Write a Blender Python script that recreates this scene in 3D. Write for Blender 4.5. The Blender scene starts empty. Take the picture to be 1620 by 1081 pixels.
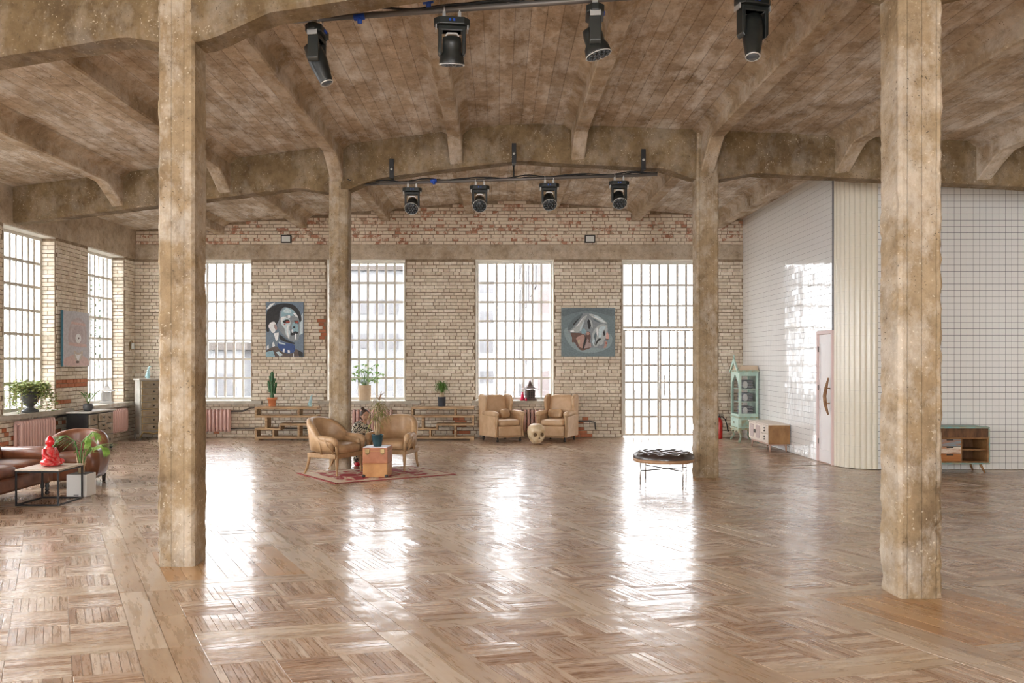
import bpy, bmesh, math, random
from mathutils import Vector, Matrix, noise
random.seed(7)
R = math.radians
scene = bpy.context.scene
COL = scene.collection

# ------------------------------------------------------------------ camera, world, exposure
CAM_H, F_PX, CX, CY = 1.7, 1300.0, 790.0, 571.0        # focal length and principal point of the 1620x1081 frame
cam_data = bpy.data.cameras.new('camera')
cam_data.sensor_width = 36.0
cam_data.lens = F_PX / 1620 * 36
cam_data.shift_x = (810 - CX) / 1620
cam_data.shift_y = (CY - 540.5) / 1620
cam_data.clip_end = 400
cam = bpy.data.objects.new('camera', cam_data)
cam.location = (0, 0, CAM_H)
cam.rotation_euler = (R(90), 0, 0)
COL.objects.link(cam)
scene.camera = cam

world = bpy.data.worlds.new('overcast_sky')
scene.world = world
world.use_nodes = True
bgn = world.node_tree.nodes['Background']
bgn.inputs['Color'].default_value = (0.97, 0.985, 1.0, 1)
bgn.inputs['Strength'].default_value = 6.0

vs = scene.view_settings
vs.view_transform = 'Standard'
vs.look = 'None'
vs.exposure = 2.62
vs.gamma = 1.0
vs.use_curve_mapping = False
scene.cycles.filter_width = 1.1
scene.cycles.max_bounces = 14
scene.cycles.diffuse_bounces = 8
scene.cycles.glossy_bounces = 5
scene.cycles.transparent_max_bounces = 16
scene.cycles.transmission_bounces = 6
scene.cycles.sample_clamp_indirect = 12.0
scene.cycles.caustics_reflective = False
scene.cycles.caustics_refractive = False


def portal(loc, rot, sx, sy):
    l = bpy.data.lights.new('window_daylight', 'AREA')
    l.shape = 'RECTANGLE'; l.size = sx; l.size_y = sy
    l.cycles.is_portal = True
    o = bpy.data.objects.new('window_daylight', l)
    o.location = loc; o.rotation_euler = rot
    COL.objects.link(o)


# ------------------------------------------------------------------ helpers
def FP(x, y):
    Y = CAM_H * F_PX / (y - CY)
    return ((x - CX) * Y / F_PX, Y)
def PX(x, Y): return (x - CX) * Y / F_PX
def PZ(y, Y): return CAM_H - (y - CY) * Y / F_PX


class MB:
    def __init__(s):
        s.v = []; s.f = []; s.m = []; s.sm = []; s.tint = []; s.uv = []
    def add(s, vs_, fs, mat=0, smooth=False, tint=0.0):
        b = len(s.v)
        s.v.extend([tuple(p) for p in vs_])
        for f in fs:
            s.f.append(tuple(i + b for i in f)); s.m.append(mat); s.sm.append(smooth); s.tint.append(tint)
        return s
    def box(s, c, d, rz=0, mat=0, tint=0.0, M=None):
        x, y, z = d[0] / 2, d[1] / 2, d[2] / 2
        pts = [Vector(p) for p in ((-x,-y,-z),(x,-y,-z),(x,y,-z),(-x,y,-z),(-x,-y,z),(x,-y,z),(x,y,z),(-x,y,z))]
        if M is None:
            M = Matrix.Rotation(rz, 3, 'Z')
        pts = [M @ p + Vector(c) for p in pts]
        return s.add(pts, [(0,3,2,1),(4,5,6,7),(0,1,5,4),(1,2,6,5),(2,3,7,6),(3,0,4,7)], mat, False, tint)
    def b2(s, x0, x1, y0, y1, z0, z1, mat=0, tint=0.0):
        return s.box(((x0+x1)/2,(y0+y1)/2,(z0+z1)/2), (abs(x1-x0),abs(y1-y0),abs(z1-z0)), 0, mat, tint)
    def tube(s, pts, r, n=8, mat=0, cap=True, closed=False, smooth=True):
        pts = [Vector(p) for p in pts]
        k = len(pts)
        rs = r if isinstance(r, (list, tuple)) else [r] * k
        rings = []
        prev = None
        for i, p in enumerate(pts):
            if closed:
                t = pts[(i+1) % k] - pts[i-1]
            else:
                t = pts[min(i+1, k-1)] - pts[max(i-1, 0)]
            if t.length < 1e-9: t = Vector((0, 0, 1))
            t.normalize()
            if prev is None:
                a = Vector((0, 0, 1)) if abs(t.z) < .9 else Vector((1, 0, 0))
                u = t.cross(a).normalized()
            else:
                u = (prev - t * prev.dot(t))
                if u.length < 1e-6: u = t.orthogonal()
                u.normalize()
            prev = u
            w = t.cross(u)
            rings.append([p + (u * math.cos(2*math.pi*j/n) + w * math.sin(2*math.pi*j/n)) * rs[i] for j in range(n)])
        return s.rings(rings, mat, cap and not closed, closed, smooth)
    def rings(s, rings, mat=0, cap=True, closed=False, smooth=True):
        n = len(rings[0]); k = len(rings)
        vs_ = [p for r_ in rings for p in r_]
        fs = []
        for i in range(k if closed else k - 1):
            i2 = (i + 1) % k
            for j in range(n):
                fs.append((i*n+j, i*n+(j+1) % n, i2*n+(j+1) % n, i2*n+j))
        if cap:
            fs.append(tuple(range(n-1, -1, -1)))
            fs.append(tuple((k-1)*n + j for j in range(n)))
        return s.add(vs_, fs, mat, smooth)
    def cyl(s, p0, p1, r0, r1=None, n=12, mat=0, smooth=True):
        return s.tube([p0, p1], [r0, r0 if r1 is None else r1], n, mat, True, False, smooth)
    def lathe(s, prof, c=(0,0,0), n=20, mat=0, M=None, smooth=True):
        rings = []
        for r_, z in prof:
            ring = []
            for j in range(n):
                a = 2*math.pi*j/n
                p = Vector((r_*math.cos(a), r_*math.sin(a), z))
                if M is not None: p = M @ p
                ring.append(p + Vector(c))
            rings.append(ring)
        return s.rings(rings, mat, True, False, smooth)
    def prism(s, poly, t0, t1, axis='y', mat=0, off=(0,0,0)):
        n = len(poly); vs_ = []
        for t in (t0, t1):
            for a, b in poly:
                p = {'y': (a, t, b), 'x': (t, a, b), 'z': (a, b, t)}[axis]
                vs_.append((p[0]+off[0], p[1]+off[1], p[2]+off[2]))
        fs = [tuple(range(n-1, -1, -1)), tuple(range(n, 2*n))]
        for i in range(n):
            j = (i+1) % n
            fs.append((i, j, n+j, n+i))
        return s.add(vs_, fs, mat)
    def ell(s, c, r, e=1.0, e2=None, nu=16, nv=10, mat=0, M=None):
        # superellipsoid, e<1 squares it
        e2 = e if e2 is None else e2
        pw = lambda a, q: math.copysign(abs(a)**q, a)
        vs_ = []; fs = []
        for i in range(nv+1):
            ph = -math.pi/2 + math.pi*i/nv
            for j in range(nu):
                th = 2*math.pi*j/nu
                p = Vector((r[0]*pw(math.cos(ph), e2)*pw(math.cos(th), e), r[1]*pw(math.cos(ph), e2)*pw(math.sin(th), e), r[2]*pw(math.sin(ph), e2)))
                if M is not None: p = M @ p
                vs_.append(p + Vector(c))
        for i in range(nv):
            for j in range(nu):
                fs.append((i*nu+j, i*nu+(j+1) % nu, (i+1)*nu+(j+1) % nu, (i+1)*nu+j))
        return s.add(vs_, fs, mat, True)
    def mesh(s, name, mats):
        me = bpy.data.meshes.new(name)
        me.from_pydata(s.v, [], s.f)
        for m in (mats if isinstance(mats, (list, tuple)) else [mats]):
            me.materials.append(m)
        me.polygons.foreach_set('material_index', s.m)
        me.polygons.foreach_set('use_smooth', s.sm)
        if any(s.tint):
            at = me.attributes.new('tint', 'FLOAT', 'FACE')
            at.data.foreach_set('value', s.tint)
        if s.uv:
            uv = me.uv_layers.new(name='UVMap')
            uv.data.foreach_set('uv', [c for q in s.uv for c in q])
        me.update()
        return me


def obj(name, me, parent=None, loc=None, bevel=0.0, sub=0, smooth_ang=None):
    o = bpy.data.objects.new(name, me)
    COL.objects.link(o)
    if parent is not None: o.parent = parent
    if loc is not None: o.location = loc
    if bevel:
        b = o.modifiers.new('bevel', 'BEVEL'); b.width = bevel; b.segments = 2; b.limit_method = 'ANGLE'
    if sub:
        b = o.modifiers.new('sub', 'SUBSURF'); b.levels = sub; b.render_levels = sub
    return o
def part(name, mb, mats, parent, **k): return obj(name, mb.mesh(name, mats), parent, **k)
def tag(o, label, cat=None, group=None, kind=None):
    o['label'] = label
    if cat: o['category'] = cat
    if group: o['group'] = group
    if kind: o['kind'] = kind
    return o
def thing(name, label, cat, loc=(0,0,0), rz=0.0, group=None, kind=None):
    o = bpy.data.objects.new(name, None)
    COL.objects.link(o)
    o.location = loc; o.rotation_euler = (0, 0, rz)
    return tag(o, label, cat, group, kind)
def struct(name, mb, mats, label, **k): return tag(obj(name, mb.mesh(name, mats), **k), label, None, None, 'structure')
def dup(root, loc, rz, label=None):
    def cp(o, par):
        c = o.copy(); COL.objects.link(c); c.parent = par
        for ch in o.children: cp(ch, c)
        return c
    r = cp(root, None)
    r.location = loc; r.rotation_euler = (0, 0, rz)
    if label: r['label'] = label
    return r
def remesh(o, vox, it=4):
    m = o.modifiers.new('remesh', 'REMESH'); m.mode = 'VOXEL'; m.voxel_size = vox; m.use_smooth_shade = True
    if it:
        q = o.modifiers.new('smooth', 'SMOOTH'); q.iterations = it; q.factor = .5
    return o


# ------------------------------------------------------------------ materials
def newmat(name):
    m = bpy.data.materials.new(name); m.use_nodes = True
    nt = m.node_tree
    return m, nt, nt.nodes['Principled BSDF'], nt.nodes, nt.links
def N(nodes, t, **k):
    n = nodes.new(t)
    for a, b in k.items():
        if a in n.inputs.keys(): n.inputs[a].default_value = b
        else: setattr(n, a, b)
    return n
def ramp(nodes, stops, interp='LINEAR'):
    r = nodes.new('ShaderNodeValToRGB'); r.color_ramp.interpolation = interp
    e = r.color_ramp.elements
    while len(e) < len(stops): e.new(.5)
    for i, (p, c) in enumerate(stops):
        e[i].position = p; e[i].color = (*c, 1) if len(c) == 3 else c
    return r
def mix(nodes, links, a, b, fac, mode='MIX'):
    m = nodes.new('ShaderNodeMix'); m.data_type = 'RGBA'; m.blend_type = mode
    for sock, v in ((m.inputs[6], a), (m.inputs[7], b), (m.inputs[0], fac)):
        if hasattr(v, 'is_output') or hasattr(v, 'links'): links.new(v, sock)
        elif isinstance(v, (int, float)): sock.default_value = v
        else: sock.default_value = (*v, 1)
    return m.outputs[2]
def pos(nodes): return nodes.new('ShaderNodeNewGeometry').outputs['Position']

def mat(name, c, rough=.5, c2=None, scale=8.0, metal=0.0, bump=0.0, bscale=None, coat=0.0, stretch=None, spec=None, detail=5, dist=.004):
    m, nt, p, nd, lk = newmat(name)
    p.inputs['Roughness'].default_value = rough
    p.inputs['Metallic'].default_value = metal
    if coat: p.inputs['Coat Weight'].default_value = coat; p.inputs['Coat Roughness'].default_value = .15
    if spec is not None: p.inputs['Specular IOR Level'].default_value = spec
    p.inputs['Base Color'].default_value = (*c, 1)
    src = nd.new('ShaderNodeTexCoord').outputs['Object']
    if stretch:
        mp = nd.new('ShaderNodeMapping'); mp.inputs['Scale'].default_value = stretch
        lk.new(src, mp.inputs[0]); src = mp.outputs[0]
    if c2:
        n = N(nd, 'ShaderNodeTexNoise', Scale=scale, Detail=detail, Roughness=.6)
        lk.new(src, n.inputs['Vector'])
        r = ramp(nd, [(.36, c), (.66, c2)])
        lk.new(n.outputs['Fac'], r.inputs[0]); lk.new(r.outputs[0], p.inputs['Base Color'])
    if bump:
        n2 = N(nd, 'ShaderNodeTexNoise', Scale=bscale or scale*3, Detail=4)
        lk.new(src, n2.inputs['Vector'])
        b = N(nd, 'ShaderNodeBump', Strength=bump, Distance=dist)
        lk.new(n2.outputs['Fac'], b.inputs['Height']); lk.new(b.outputs[0], p.inputs['Normal'])
    return m

def concrete(name, a, b, dark, white=(.72,.66,.58), wfac=.0, stretch=(1,1,1), boards=None):
    """raw cast concrete: mottled ochre to grey, pale lime patches, dark pits, pale chips, bump"""
    m, nt, p, nd, lk = newmat(name)
    P = pos(nd)
    mp = nd.new('ShaderNodeMapping'); mp.inputs['Scale'].default_value = stretch
    lk.new(P, mp.inputs[0])
    n1 = N(nd, 'ShaderNodeTexNoise', Scale=1.6, Detail=8, Roughness=.65); lk.new(mp.outputs[0], n1.inputs['Vector'])
    n2 = N(nd, 'ShaderNodeTexNoise', Scale=9, Detail=8, Roughness=.7); lk.new(P, n2.inputs['Vector'])
    r1 = ramp(nd, [(.3, dark), (.45, a), (.68, b)]); lk.new(n1.outputs['Fac'], r1.inputs[0])
    r2 = ramp(nd, [(.32, (.62,.60,.57)), (.47, (.95,.95,.95)), (.66, (1.18,1.18,1.18))]); lk.new(n2.outputs['Fac'], r2.inputs[0])
    c = mix(nd, lk, r1.outputs[0], r2.outputs[0], .85, 'MULTIPLY')
    if wfac:
        n3 = N(nd, 'ShaderNodeTexNoise', Scale=2.3, Detail=9, Roughness=.72)
        mp3 = nd.new('ShaderNodeMapping'); mp3.inputs['Scale'].default_value = (1.6, .7, 1); mp3.inputs['Location'].default_value = (3, 1, 2)
        lk.new(P, mp3.inputs[0]); lk.new(mp3.outputs[0], n3.inputs['Vector'])
        r3 = ramp(nd, [(.46, (0,0,0)), (.52, (wfac*.35,)*3), (.64, (wfac,)*3)]); lk.new(n3.outputs['Fac'], r3.inputs[0])
        c = mix(nd, lk, c, white, r3.outputs[0])
    # pale aggregate chips and dark pits
    dn = N(nd, 'ShaderNodeTexNoise', Scale=38, Detail=3); lk.new(P, dn.inputs['Vector'])
    dvm = nd.new('ShaderNodeVectorMath'); dvm.operation = 'MULTIPLY_ADD'; lk.new(dn.outputs['Color'], dvm.inputs[0]); dvm.inputs[1].default_value = (.05,.05,.05); lk.new(P, dvm.inputs[2])
    v = N(nd, 'ShaderNodeTexVoronoi', Scale=26); lk.new(dvm.outputs[0], v.inputs['Vector'])
    r4 = ramp(nd, [(.10, (.5,.5,.5)), (.24, (0,0,0))]); lk.new(v.outputs['Distance'], r4.inputs[0])
    n5 = N(nd, 'ShaderNodeTexNoise', Scale=5.0, Detail=2); lk.new(P, n5.inputs['Vector'])
    r5 = ramp(nd, [(.47, (0,0,0)), (.56, (1,1,1))]); lk.new(n5.outputs['Fac'], r5.inputs[0])
    f = mix(nd, lk, r4.outputs[0], r5.outputs[0], 1.0, 'MULTIPLY')
    c = mix(nd, lk, c, (.80, .70, .54), f)
    r6 = ramp(nd, [(.40, (1,1,1)), (.49, (0,0,0))]); lk.new(n5.outputs['Fac'], r6.inputs[0])
    v2 = N(nd, 'ShaderNodeTexVoronoi', Scale=31); lk.new(dvm.outputs[0], v2.inputs['Vector'])
    r7 = ramp(nd, [(.13, (.85,.85,.85)), (.22, (0,0,0))]); lk.new(v2.outputs['Distance'], r7.inputs[0])
    f2 = mix(nd, lk, r6.outputs[0], r7.outputs[0], 1.0, 'MULTIPLY')
    c = mix(nd, lk, c, (.10, .075, .05), f2)
    h = n2.outputs['Fac']
    if boards:
        # joints left by the formwork boards, a fine relief
        ax, wd = boards
        sx = nd.new('ShaderNodeSeparateXYZ'); lk.new(P, sx.inputs[0])
        dv = N(nd, 'ShaderNodeMath', operation='DIVIDE'); dv.inputs[1].default_value = wd; lk.new(sx.outputs[ax], dv.inputs[0])
        fr = N(nd, 'ShaderNodeMath', operation='FRACT'); lk.new(dv.outputs[0], fr.inputs[0])
        rr = ramp(nd, [(0, (0,0,0)), (.05, (1,1,1)), (.95, (1,1,1)), (1, (0,0,0))]); lk.new(fr.outputs[0], rr.inputs[0])
        fl = N(nd, 'ShaderNodeMath', operation='FLOOR'); lk.new(dv.outputs[0], fl.inputs[0])
        wn = nd.new('ShaderNodeTexWhiteNoise'); wn.noise_dimensions = '1D'; lk.new(fl.outputs[0], wn.inputs['W'])
        rb = ramp(nd, [(0, (.86,.86,.86)), (1, (1.1,1.1,1.1))]); lk.new(wn.outputs['Value'], rb.inputs[0])
        c = mix(nd, lk, c, rb.outputs[0], .8, 'MULTIPLY')
        cr = ramp(nd, [(0, (.55,.55,.55)), (.04, (1,1,1)), (.96, (1,1,1)), (1, (.55,.55,.55))]); lk.new(fr.outputs[0], cr.inputs[0])
        c = mix(nd, lk, c, cr.outputs[0], .8, 'MULTIPLY')
        h = mix(nd, lk, n2.outputs['Fac'], rr.outputs[0], .5)
    lk.new(c, p.inputs['Base Color'])
    p.inputs['Roughness'].default_value = .85
    p.inputs['Specular IOR Level'].default_value = .25
    b = N(nd, 'ShaderNodeBump', Strength=.55, Distance=.012); lk.new(h, b.inputs['Height'])
    v3 = N(nd, 'ShaderNodeTexNoise', Scale=42, Detail=5); lk.new(P, v3.inputs['Vector'])
    b2 = N(nd, 'ShaderNodeBump', Strength=.5, Distance=.006); lk.new(v3.outputs['Fac'], b2.inputs['Height'])
    lk.new(b.outputs[0], b2.inputs['Normal']); lk.new(b2.outputs[0], p.inputs['Normal'])
    return m

def piece_tint(nd, lk):
    """a random number per piece: 'tint' of a joined piece plus the object's own random value"""
    at = nd.new('ShaderNodeAttribute'); at.attribute_name = 'tint'
    oi = nd.new('ShaderNodeObjectInfo')
    ad = N(nd, 'ShaderNodeMath', operation='ADD'); lk.new(at.outputs['Fac'], ad.inputs[0]); lk.new(oi.outputs['Random'], ad.inputs[1])
    fr = N(nd, 'ShaderNodeMath', operation='FRACT'); lk.new(ad.outputs[0], fr.inputs[0])
    return fr.outputs[0]

def brick_mat(name, stops, rough=.85, paint=None):
    m, nt, p, nd, lk = newmat(name)
    t = piece_tint(nd, lk)
    r = ramp(nd, stops); lk.new(t, r.inputs[0])
    P = pos(nd)
    n = N(nd, 'ShaderNodeTexNoise', Scale=14, Detail=7, Roughness=.7); lk.new(P, n.inputs['Vector'])
    r2 = ramp(nd, [(.3, (.80,.78,.75)), (.62, (1.06,1.06,1.06))]); lk.new(n.outputs['Fac'], r2.inputs[0])
    c = mix(nd, lk, r.outputs[0], r2.outputs[0], .9, 'MULTIPLY')
    n4 = N(nd, 'ShaderNodeTexNoise', Scale=1.1, Detail=4); lk.new(P, n4.inputs['Vector'])
    r4 = ramp(nd, [(.35, (.86,.82,.78)), (.65, (1.05,1.05,1.05))]); lk.new(n4.outputs['Fac'], r4.inputs[0])
    c = mix(nd, lk, c, r4.outputs[0], .8, 'MULTIPLY')
    if paint:
        n3 = N(nd, 'ShaderNodeTexNoise', Scale=7.5, Detail=8, Roughness=.75); lk.new(P, n3.inputs['Vector'])
        r3 = ramp(nd, [(.47, (0,0,0)), (.53, (1,1,1))]); lk.new(n3.outputs['Fac'], r3.inputs[0])
        c = mix(nd, lk, c, paint, r3.outputs[0])
    lk.new(c, p.inputs['Base Color'])
    p.inputs['Roughness'].default_value = rough
    p.inputs['Specular IOR Level'].default_value = .25
    n5 = N(nd, 'ShaderNodeTexNoise', Scale=60, Detail=5); lk.new(P, n5.inputs['Vector'])
    b = N(nd, 'ShaderNodeBump', Strength=.6, Distance=.006); lk.new(n5.outputs['Fac'], b.inputs['Height'])
    lk.new(b.outputs[0], p.inputs['Normal'])
    return m

def parquet_mat(name, stops, rough=.27, gs=(5, 45, 1)):
    """varnished worn wood; grain follows the UV (u along the strip)"""
    m, nt, p, nd, lk = newmat(name)
    t = piece_tint(nd, lk)
    uv = nd.new('ShaderNodeUVMap').outputs[0]
    mp = nd.new('ShaderNodeMapping'); mp.inputs['Scale'].default_value = gs; lk.new(uv, mp.inputs[0])
    n = N(nd, 'ShaderNodeTexNoise', Scale=1.0, Detail=6, Roughness=.65); lk.new(mp.outputs[0], n.inputs['Vector'])
    P = pos(nd)
    nw = N(nd, 'ShaderNodeTexNoise', Scale=.55, Detail=6, Roughness=.65); lk.new(P, nw.inputs['Vector'])
    ad = N(nd, 'ShaderNodeMath', operation='MULTIPLY_ADD'); lk.new(n.outputs['Fac'], ad.inputs[0]); ad.inputs[1].default_value = .9
    sub = N(nd, 'ShaderNodeMath', operation='MULTIPLY_ADD'); lk.new(t, sub.inputs[0]); sub.inputs[1].default_value = .46; sub.inputs[2].default_value = -.36
    lk.new(sub.outputs[0], ad.inputs[2])
    ad2 = N(nd, 'ShaderNodeMath', operation='MULTIPLY_ADD'); lk.new(nw.outputs['Fac'], ad2.inputs[0]); ad2.inputs[1].default_value = .55; lk.new(ad.outputs[0], ad2.inputs[2])
    r = ramp(nd, stops); lk.new(ad2.outputs[0], r.inputs[0])
    lk.new(r.outputs[0], p.inputs['Base Color'])
    p.inputs['Roughness'].default_value = rough
    rr = N(nd, 'ShaderNodeMapRange'); rr.inputs[1].default_value = .3; rr.inputs[2].default_value = .7; rr.inputs[3].default_value = rough*.7; rr.inputs[4].default_value = rough*1.5
    lk.new(n.outputs['Fac'], rr.inputs[0]); lk.new(rr.outputs[0], p.inputs['Roughness'])
    p.inputs['Specular IOR Level'].default_value = .5
    p.inputs['Coat Weight'].default_value = .22; p.inputs['Coat Roughness'].default_value = .10
    nb = N(nd, 'ShaderNodeTexNoise', Scale=3.2, Detail=3); lk.new(P, nb.inputs['Vector'])
    b = N(nd, 'ShaderNodeBump', Strength=.28, Distance=.03); lk.new(nb.outputs['Fac'], b.inputs['Height'])
    b2 = N(nd, 'ShaderNodeBump', Strength=.10, Distance=.002); lk.new(n.outputs['Fac'], b2.inputs['Height']); lk.new(b.outputs[0], b2.inputs['Normal'])
    lk.new(b2.outputs[0], p.inputs['Normal']); lk.new(b.outputs[0], p.inputs['Coat Normal'])
    return m

def glass_mat(name, refl=.06, tint=(1,1,1)):
    m, nt, p, nd, lk = newmat(name)
    nd.remove(p)
    tr = nd.new('ShaderNodeBsdfTransparent'); tr.inputs[0].default_value = (*tint, 1)
    gl = nd.new('ShaderNodeBsdfGlossy'); gl.inputs['Roughness'].default_value = .02
    mx = nd.new('ShaderNodeMixShader'); mx.inputs[0].default_value = refl
    lk.new(tr.outputs[0], mx.inputs[1]); lk.new(gl.outputs[0], mx.inputs[2])
    lk.new(mx.outputs[0], nd['Material Output'].inputs[0])
    return m

MT = {}
MT['concrete'] = concrete('cast_concrete', (.36,.25,.145), (.50,.375,.24), (.22,.145,.08), wfac=.35)
MT['concrete_col'] = concrete('rough_column_concrete', (.30,.215,.125), (.41,.315,.205), (.15,.10,.055), wfac=.45, stretch=(1,1,.6), boards=(0, .104))
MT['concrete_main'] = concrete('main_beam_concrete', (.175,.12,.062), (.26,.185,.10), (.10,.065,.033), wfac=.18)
MT['concrete_beam'] = concrete('beam_concrete', (.36,.265,.17), (.50,.395,.275), (.21,.145,.085), wfac=.6)
MT['slab'] = concrete('board_marked_slab', (.46,.365,.265), (.58,.48,.365), (.29,.215,.14), white=(.82,.79,.74), wfac=.9, boards=(0, .165))
MT['band'] = concrete('ring_beam_concrete', (.42,.335,.24), (.53,.44,.335), (.33,.25,.17), wfac=.3)
MT['mortar'] = mat('mortar', (.23,.165,.11), .95, (.36,.28,.20), 9, bump=.8, bscale=40, spec=.15)
MT['mortar_red'] = mat('mortar_over_red', (.34,.22,.16), .95, (.50,.40,.32), 9, bump=.8, bscale=40, spec=.15)
MT['brick'] = brick_mat('pale_silicate_brick', [(0,(.68,.60,.49)),(.5,(.78,.71,.60)),(.9,(.84,.78,.69)),(1,(.70,.60,.49))])
MT['brick_red'] = brick_mat('red_brick_with_flaking_whitewash', [(0,(.44,.21,.14)),(.22,(.52,.28,.19)),(.3,(.72,.62,.51)),(.88,(.80,.73,.62)),(.93,(.50,.28,.19)),(1,(.36,.28,.21))], paint=(.72,.62,.50))
MT['brick_bare'] = brick_mat('bare_red_brick', [(0,(.48,.17,.09)),(1,(.60,.27,.16))])
MT['tile'] = mat('white_glazed_tile', (.80,.80,.79), .07, spec=.6)
MT['grout'] = mat('grey_grout', (.16,.16,.17), .9)
MT['grout_light'] = mat('pale_grout', (.60,.56,.46), .9)
MT['flute'] = mat('cream_glazed_tile', (.74,.69,.57), .16, (.79,.75,.65), 3)
MT['strip'] = parquet_mat('worn_parquet_strip', [(.10,(.20,.105,.056)),(.34,(.255,.145,.083)),(.52,(.34,.215,.135)),(.74,(.45,.325,.23)),(.98,(.58,.48,.38))])
MT['board'] = parquet_mat('parquet_border_board', [(.10,(.19,.10,.05)),(.40,(.33,.215,.13)),(.70,(.45,.335,.23)),(.98,(.58,.48,.38))], gs=(2.2, 16, 1))
MT['plank'] = parquet_mat('wide_floor_plank', [(.10,(.19,.09,.035)),(.40,(.33,.17,.07)),(.80,(.45,.27,.13))], gs=(2.2, 14, 1))
MT['subfloor'] = mat('floor_joint_filler', (.42,.30,.20), .35, (.62,.52,.42), 6)
MT['glass'] = glass_mat('sky_dimming_glass', .04, (.56,.56,.565))  # grey tint added to dim the sky seen through the panes in view
MT['glass_clear'] = glass_mat('clear_glass', .05, (.93,.93,.935))
MT['frame'] = mat('painted_steel_frame', (.60,.57,.51), .5, (.66,.63,.58), 5)
MT['sill'] = mat('weathered_concrete_sill', (.40,.36,.29), .7, (.54,.50,.43), 6, bump=.4)
MT['whitewash'] = mat('whitewashed_plaster', (.80,.77,.70), .8, (.70,.66,.58), 6, bump=.5)

# ------------------------------------------------------------------ dimensions of the hall
YB, XL, XT, YT, XR, YREAR = 18.26, -8.10, 5.41, 12.85, 8.6, -5.0
SILL, HEAD = 0.80, 3.95
def slab_z(x):
    d = abs(x - .25)
    return 5.28 - .085 * (math.sqrt(d*d + .35*.35) - .20)
def beam_z(x):
    z = 4.72 - .088 * abs(x - .25)
    for c in (-2.52, 3.03):
        d = abs(x - c) - .15
        if d < .48: z -= .135 * (1 - max(d, 0) / .48)
    return z
def row_y(k, x): return (6.365 - .162 * x) if k == 0 else (12.42 - .150 * x)

# ---- generic little piece (brick, tile): bevelled front towards local -y
def piece_geo(w, h, d, c):
    a, b = w/2, h/2
    v = [(-a,0,-b),(a,0,-b),(a,0,b),(-a,0,b),
         (-a,-d+c,-b),(a,-d+c,-b),(a,-d+c,b),(-a,-d+c,b),
         (-a+c,-d,-b+c),(a-c,-d,-b+c),(a-c,-d,b-c),(-a+c,-d,b-c)]
    f = [(0,1,5,4),(1,2,6,5),(2,3,7,6),(3,0,4,7),(4,5,9,8),(5,6,10,9),(6,7,11,10),(7,4,8,11),(8,9,10,11)]
    return v, f
def lay_pieces(parent, items, mats, name, n_single, chamfer=.006, jit=.0, tilt=0.0):
    """items: (x,y,z, rz, w,h,d, material index). The n_single nearest are objects, the rest one 'stuff' part."""
    camv = Vector((0, 0, CAM_H))
    items = sorted(items, key=lambda q: (Vector(q[:3]) - camv).length)
    cache = {}
    mb = MB()
    for i, (x, y, z, rz, w, h, d, mi) in enumerate(items):
        if i < n_single:
            key = (round(w, 2), round(h, 3), mi)
            if key not in cache:
                q = MB(); v, f = piece_geo(key[0] - .0001, h, .012, chamfer); q.add(v, f)
                cache[key] = q.mesh(name, mats[mi])
            o = bpy.data.objects.new(name, cache[key]); COL.objects.link(o)
            o.parent = parent
            o.location = (x, y, z)
            o.rotation_euler = (random.gauss(0, tilt), random.gauss(0, jit), rz + random.gauss(0, tilt))
            o.scale = (w / key[0], d / .012, 1)
        else:
            v, f = piece_geo(w, h, d, chamfer)
            M = Matrix.Translation((x, y, z)) @ Matrix.Rotation(rz + random.gauss(0, tilt), 4, 'Z') @ Matrix.Rotation(random.gauss(0, tilt), 4, 'X') @ Matrix.Rotation(random.gauss(0, jit), 4, 'Y')
            mb.add([M @ Vector(p) for p in v], f, mi, False, random.random() * .99 + .005)
    if mb.v:
        o = part(name, mb, mats, parent); o['kind'] = 'stuff'
        o.name = name + '_field'
        o['label'] = 'the rest of the %ss, laid in regular courses' % name

def brick_rows(u0, u1, z0, z1, openings, ragged=.025, topf=None):
    out = []; k = 0; z = z0
    while z + .07 < z1 + .02:
        segs = [(u0, u1)]
        zc = z + .0375
        for (a, b, c, d) in openings:
            if c - .02 < zc < d:
                a2, b2 = a - abs(random.gauss(0, ragged)), b + abs(random.gauss(0, ragged))
                ns = []
                for (s, e) in segs:
                    if b2 <= s or a2 >= e: ns.append((s, e)); continue
                    if a2 > s: ns.append((s, a2))
                    if b2 < e: ns.append((b2, e))
                segs = ns
        for (s, e) in segs:
            u = s
            unit = .26 if k % 2 == 0 else .13
            first = True
            while u < e - .02:
                w = unit if random.random() > .12 else (.26 if unit == .13 else .13)
                if first: w = .13 if k % 2 == 0 else .195; first = False
                w = min(w + random.gauss(0, .004), e - u)
                if w > .035:
                    uc = u + w/2
                    if topf is None or z + .075 < topf(uc):
                        out.append((uc, zc + random.gauss(0, .0015), w - .011 + random.gauss(0, .002)))
                u += w
        z += .075; k += 1
    return out

# ------------------------------------------------------------------ walls
WIN_W = 1.72
win_back = [(-6.38, 'A'), (-2.96, 'B'), (.34, 'C')]          # centres along x
DOOR_X0, DOOR_X1 = 2.72, 4.47
open_back = [(c - .87, c + .87, SILL, HEAD) for c, _ in win_back] + [(DOOR_X0, DOOR_X1, -.1, HEAD)]
left_y = [14.2 - 2.76 * k for k in range(-1, 7)]             # window centres along the left wall
left_y = [16.95] + [14.2 - 2.78 * k for k in range(0, 7)]
open_left = [(c - .79, c + .79, SILL, HEAD) for c in left_y]

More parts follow.
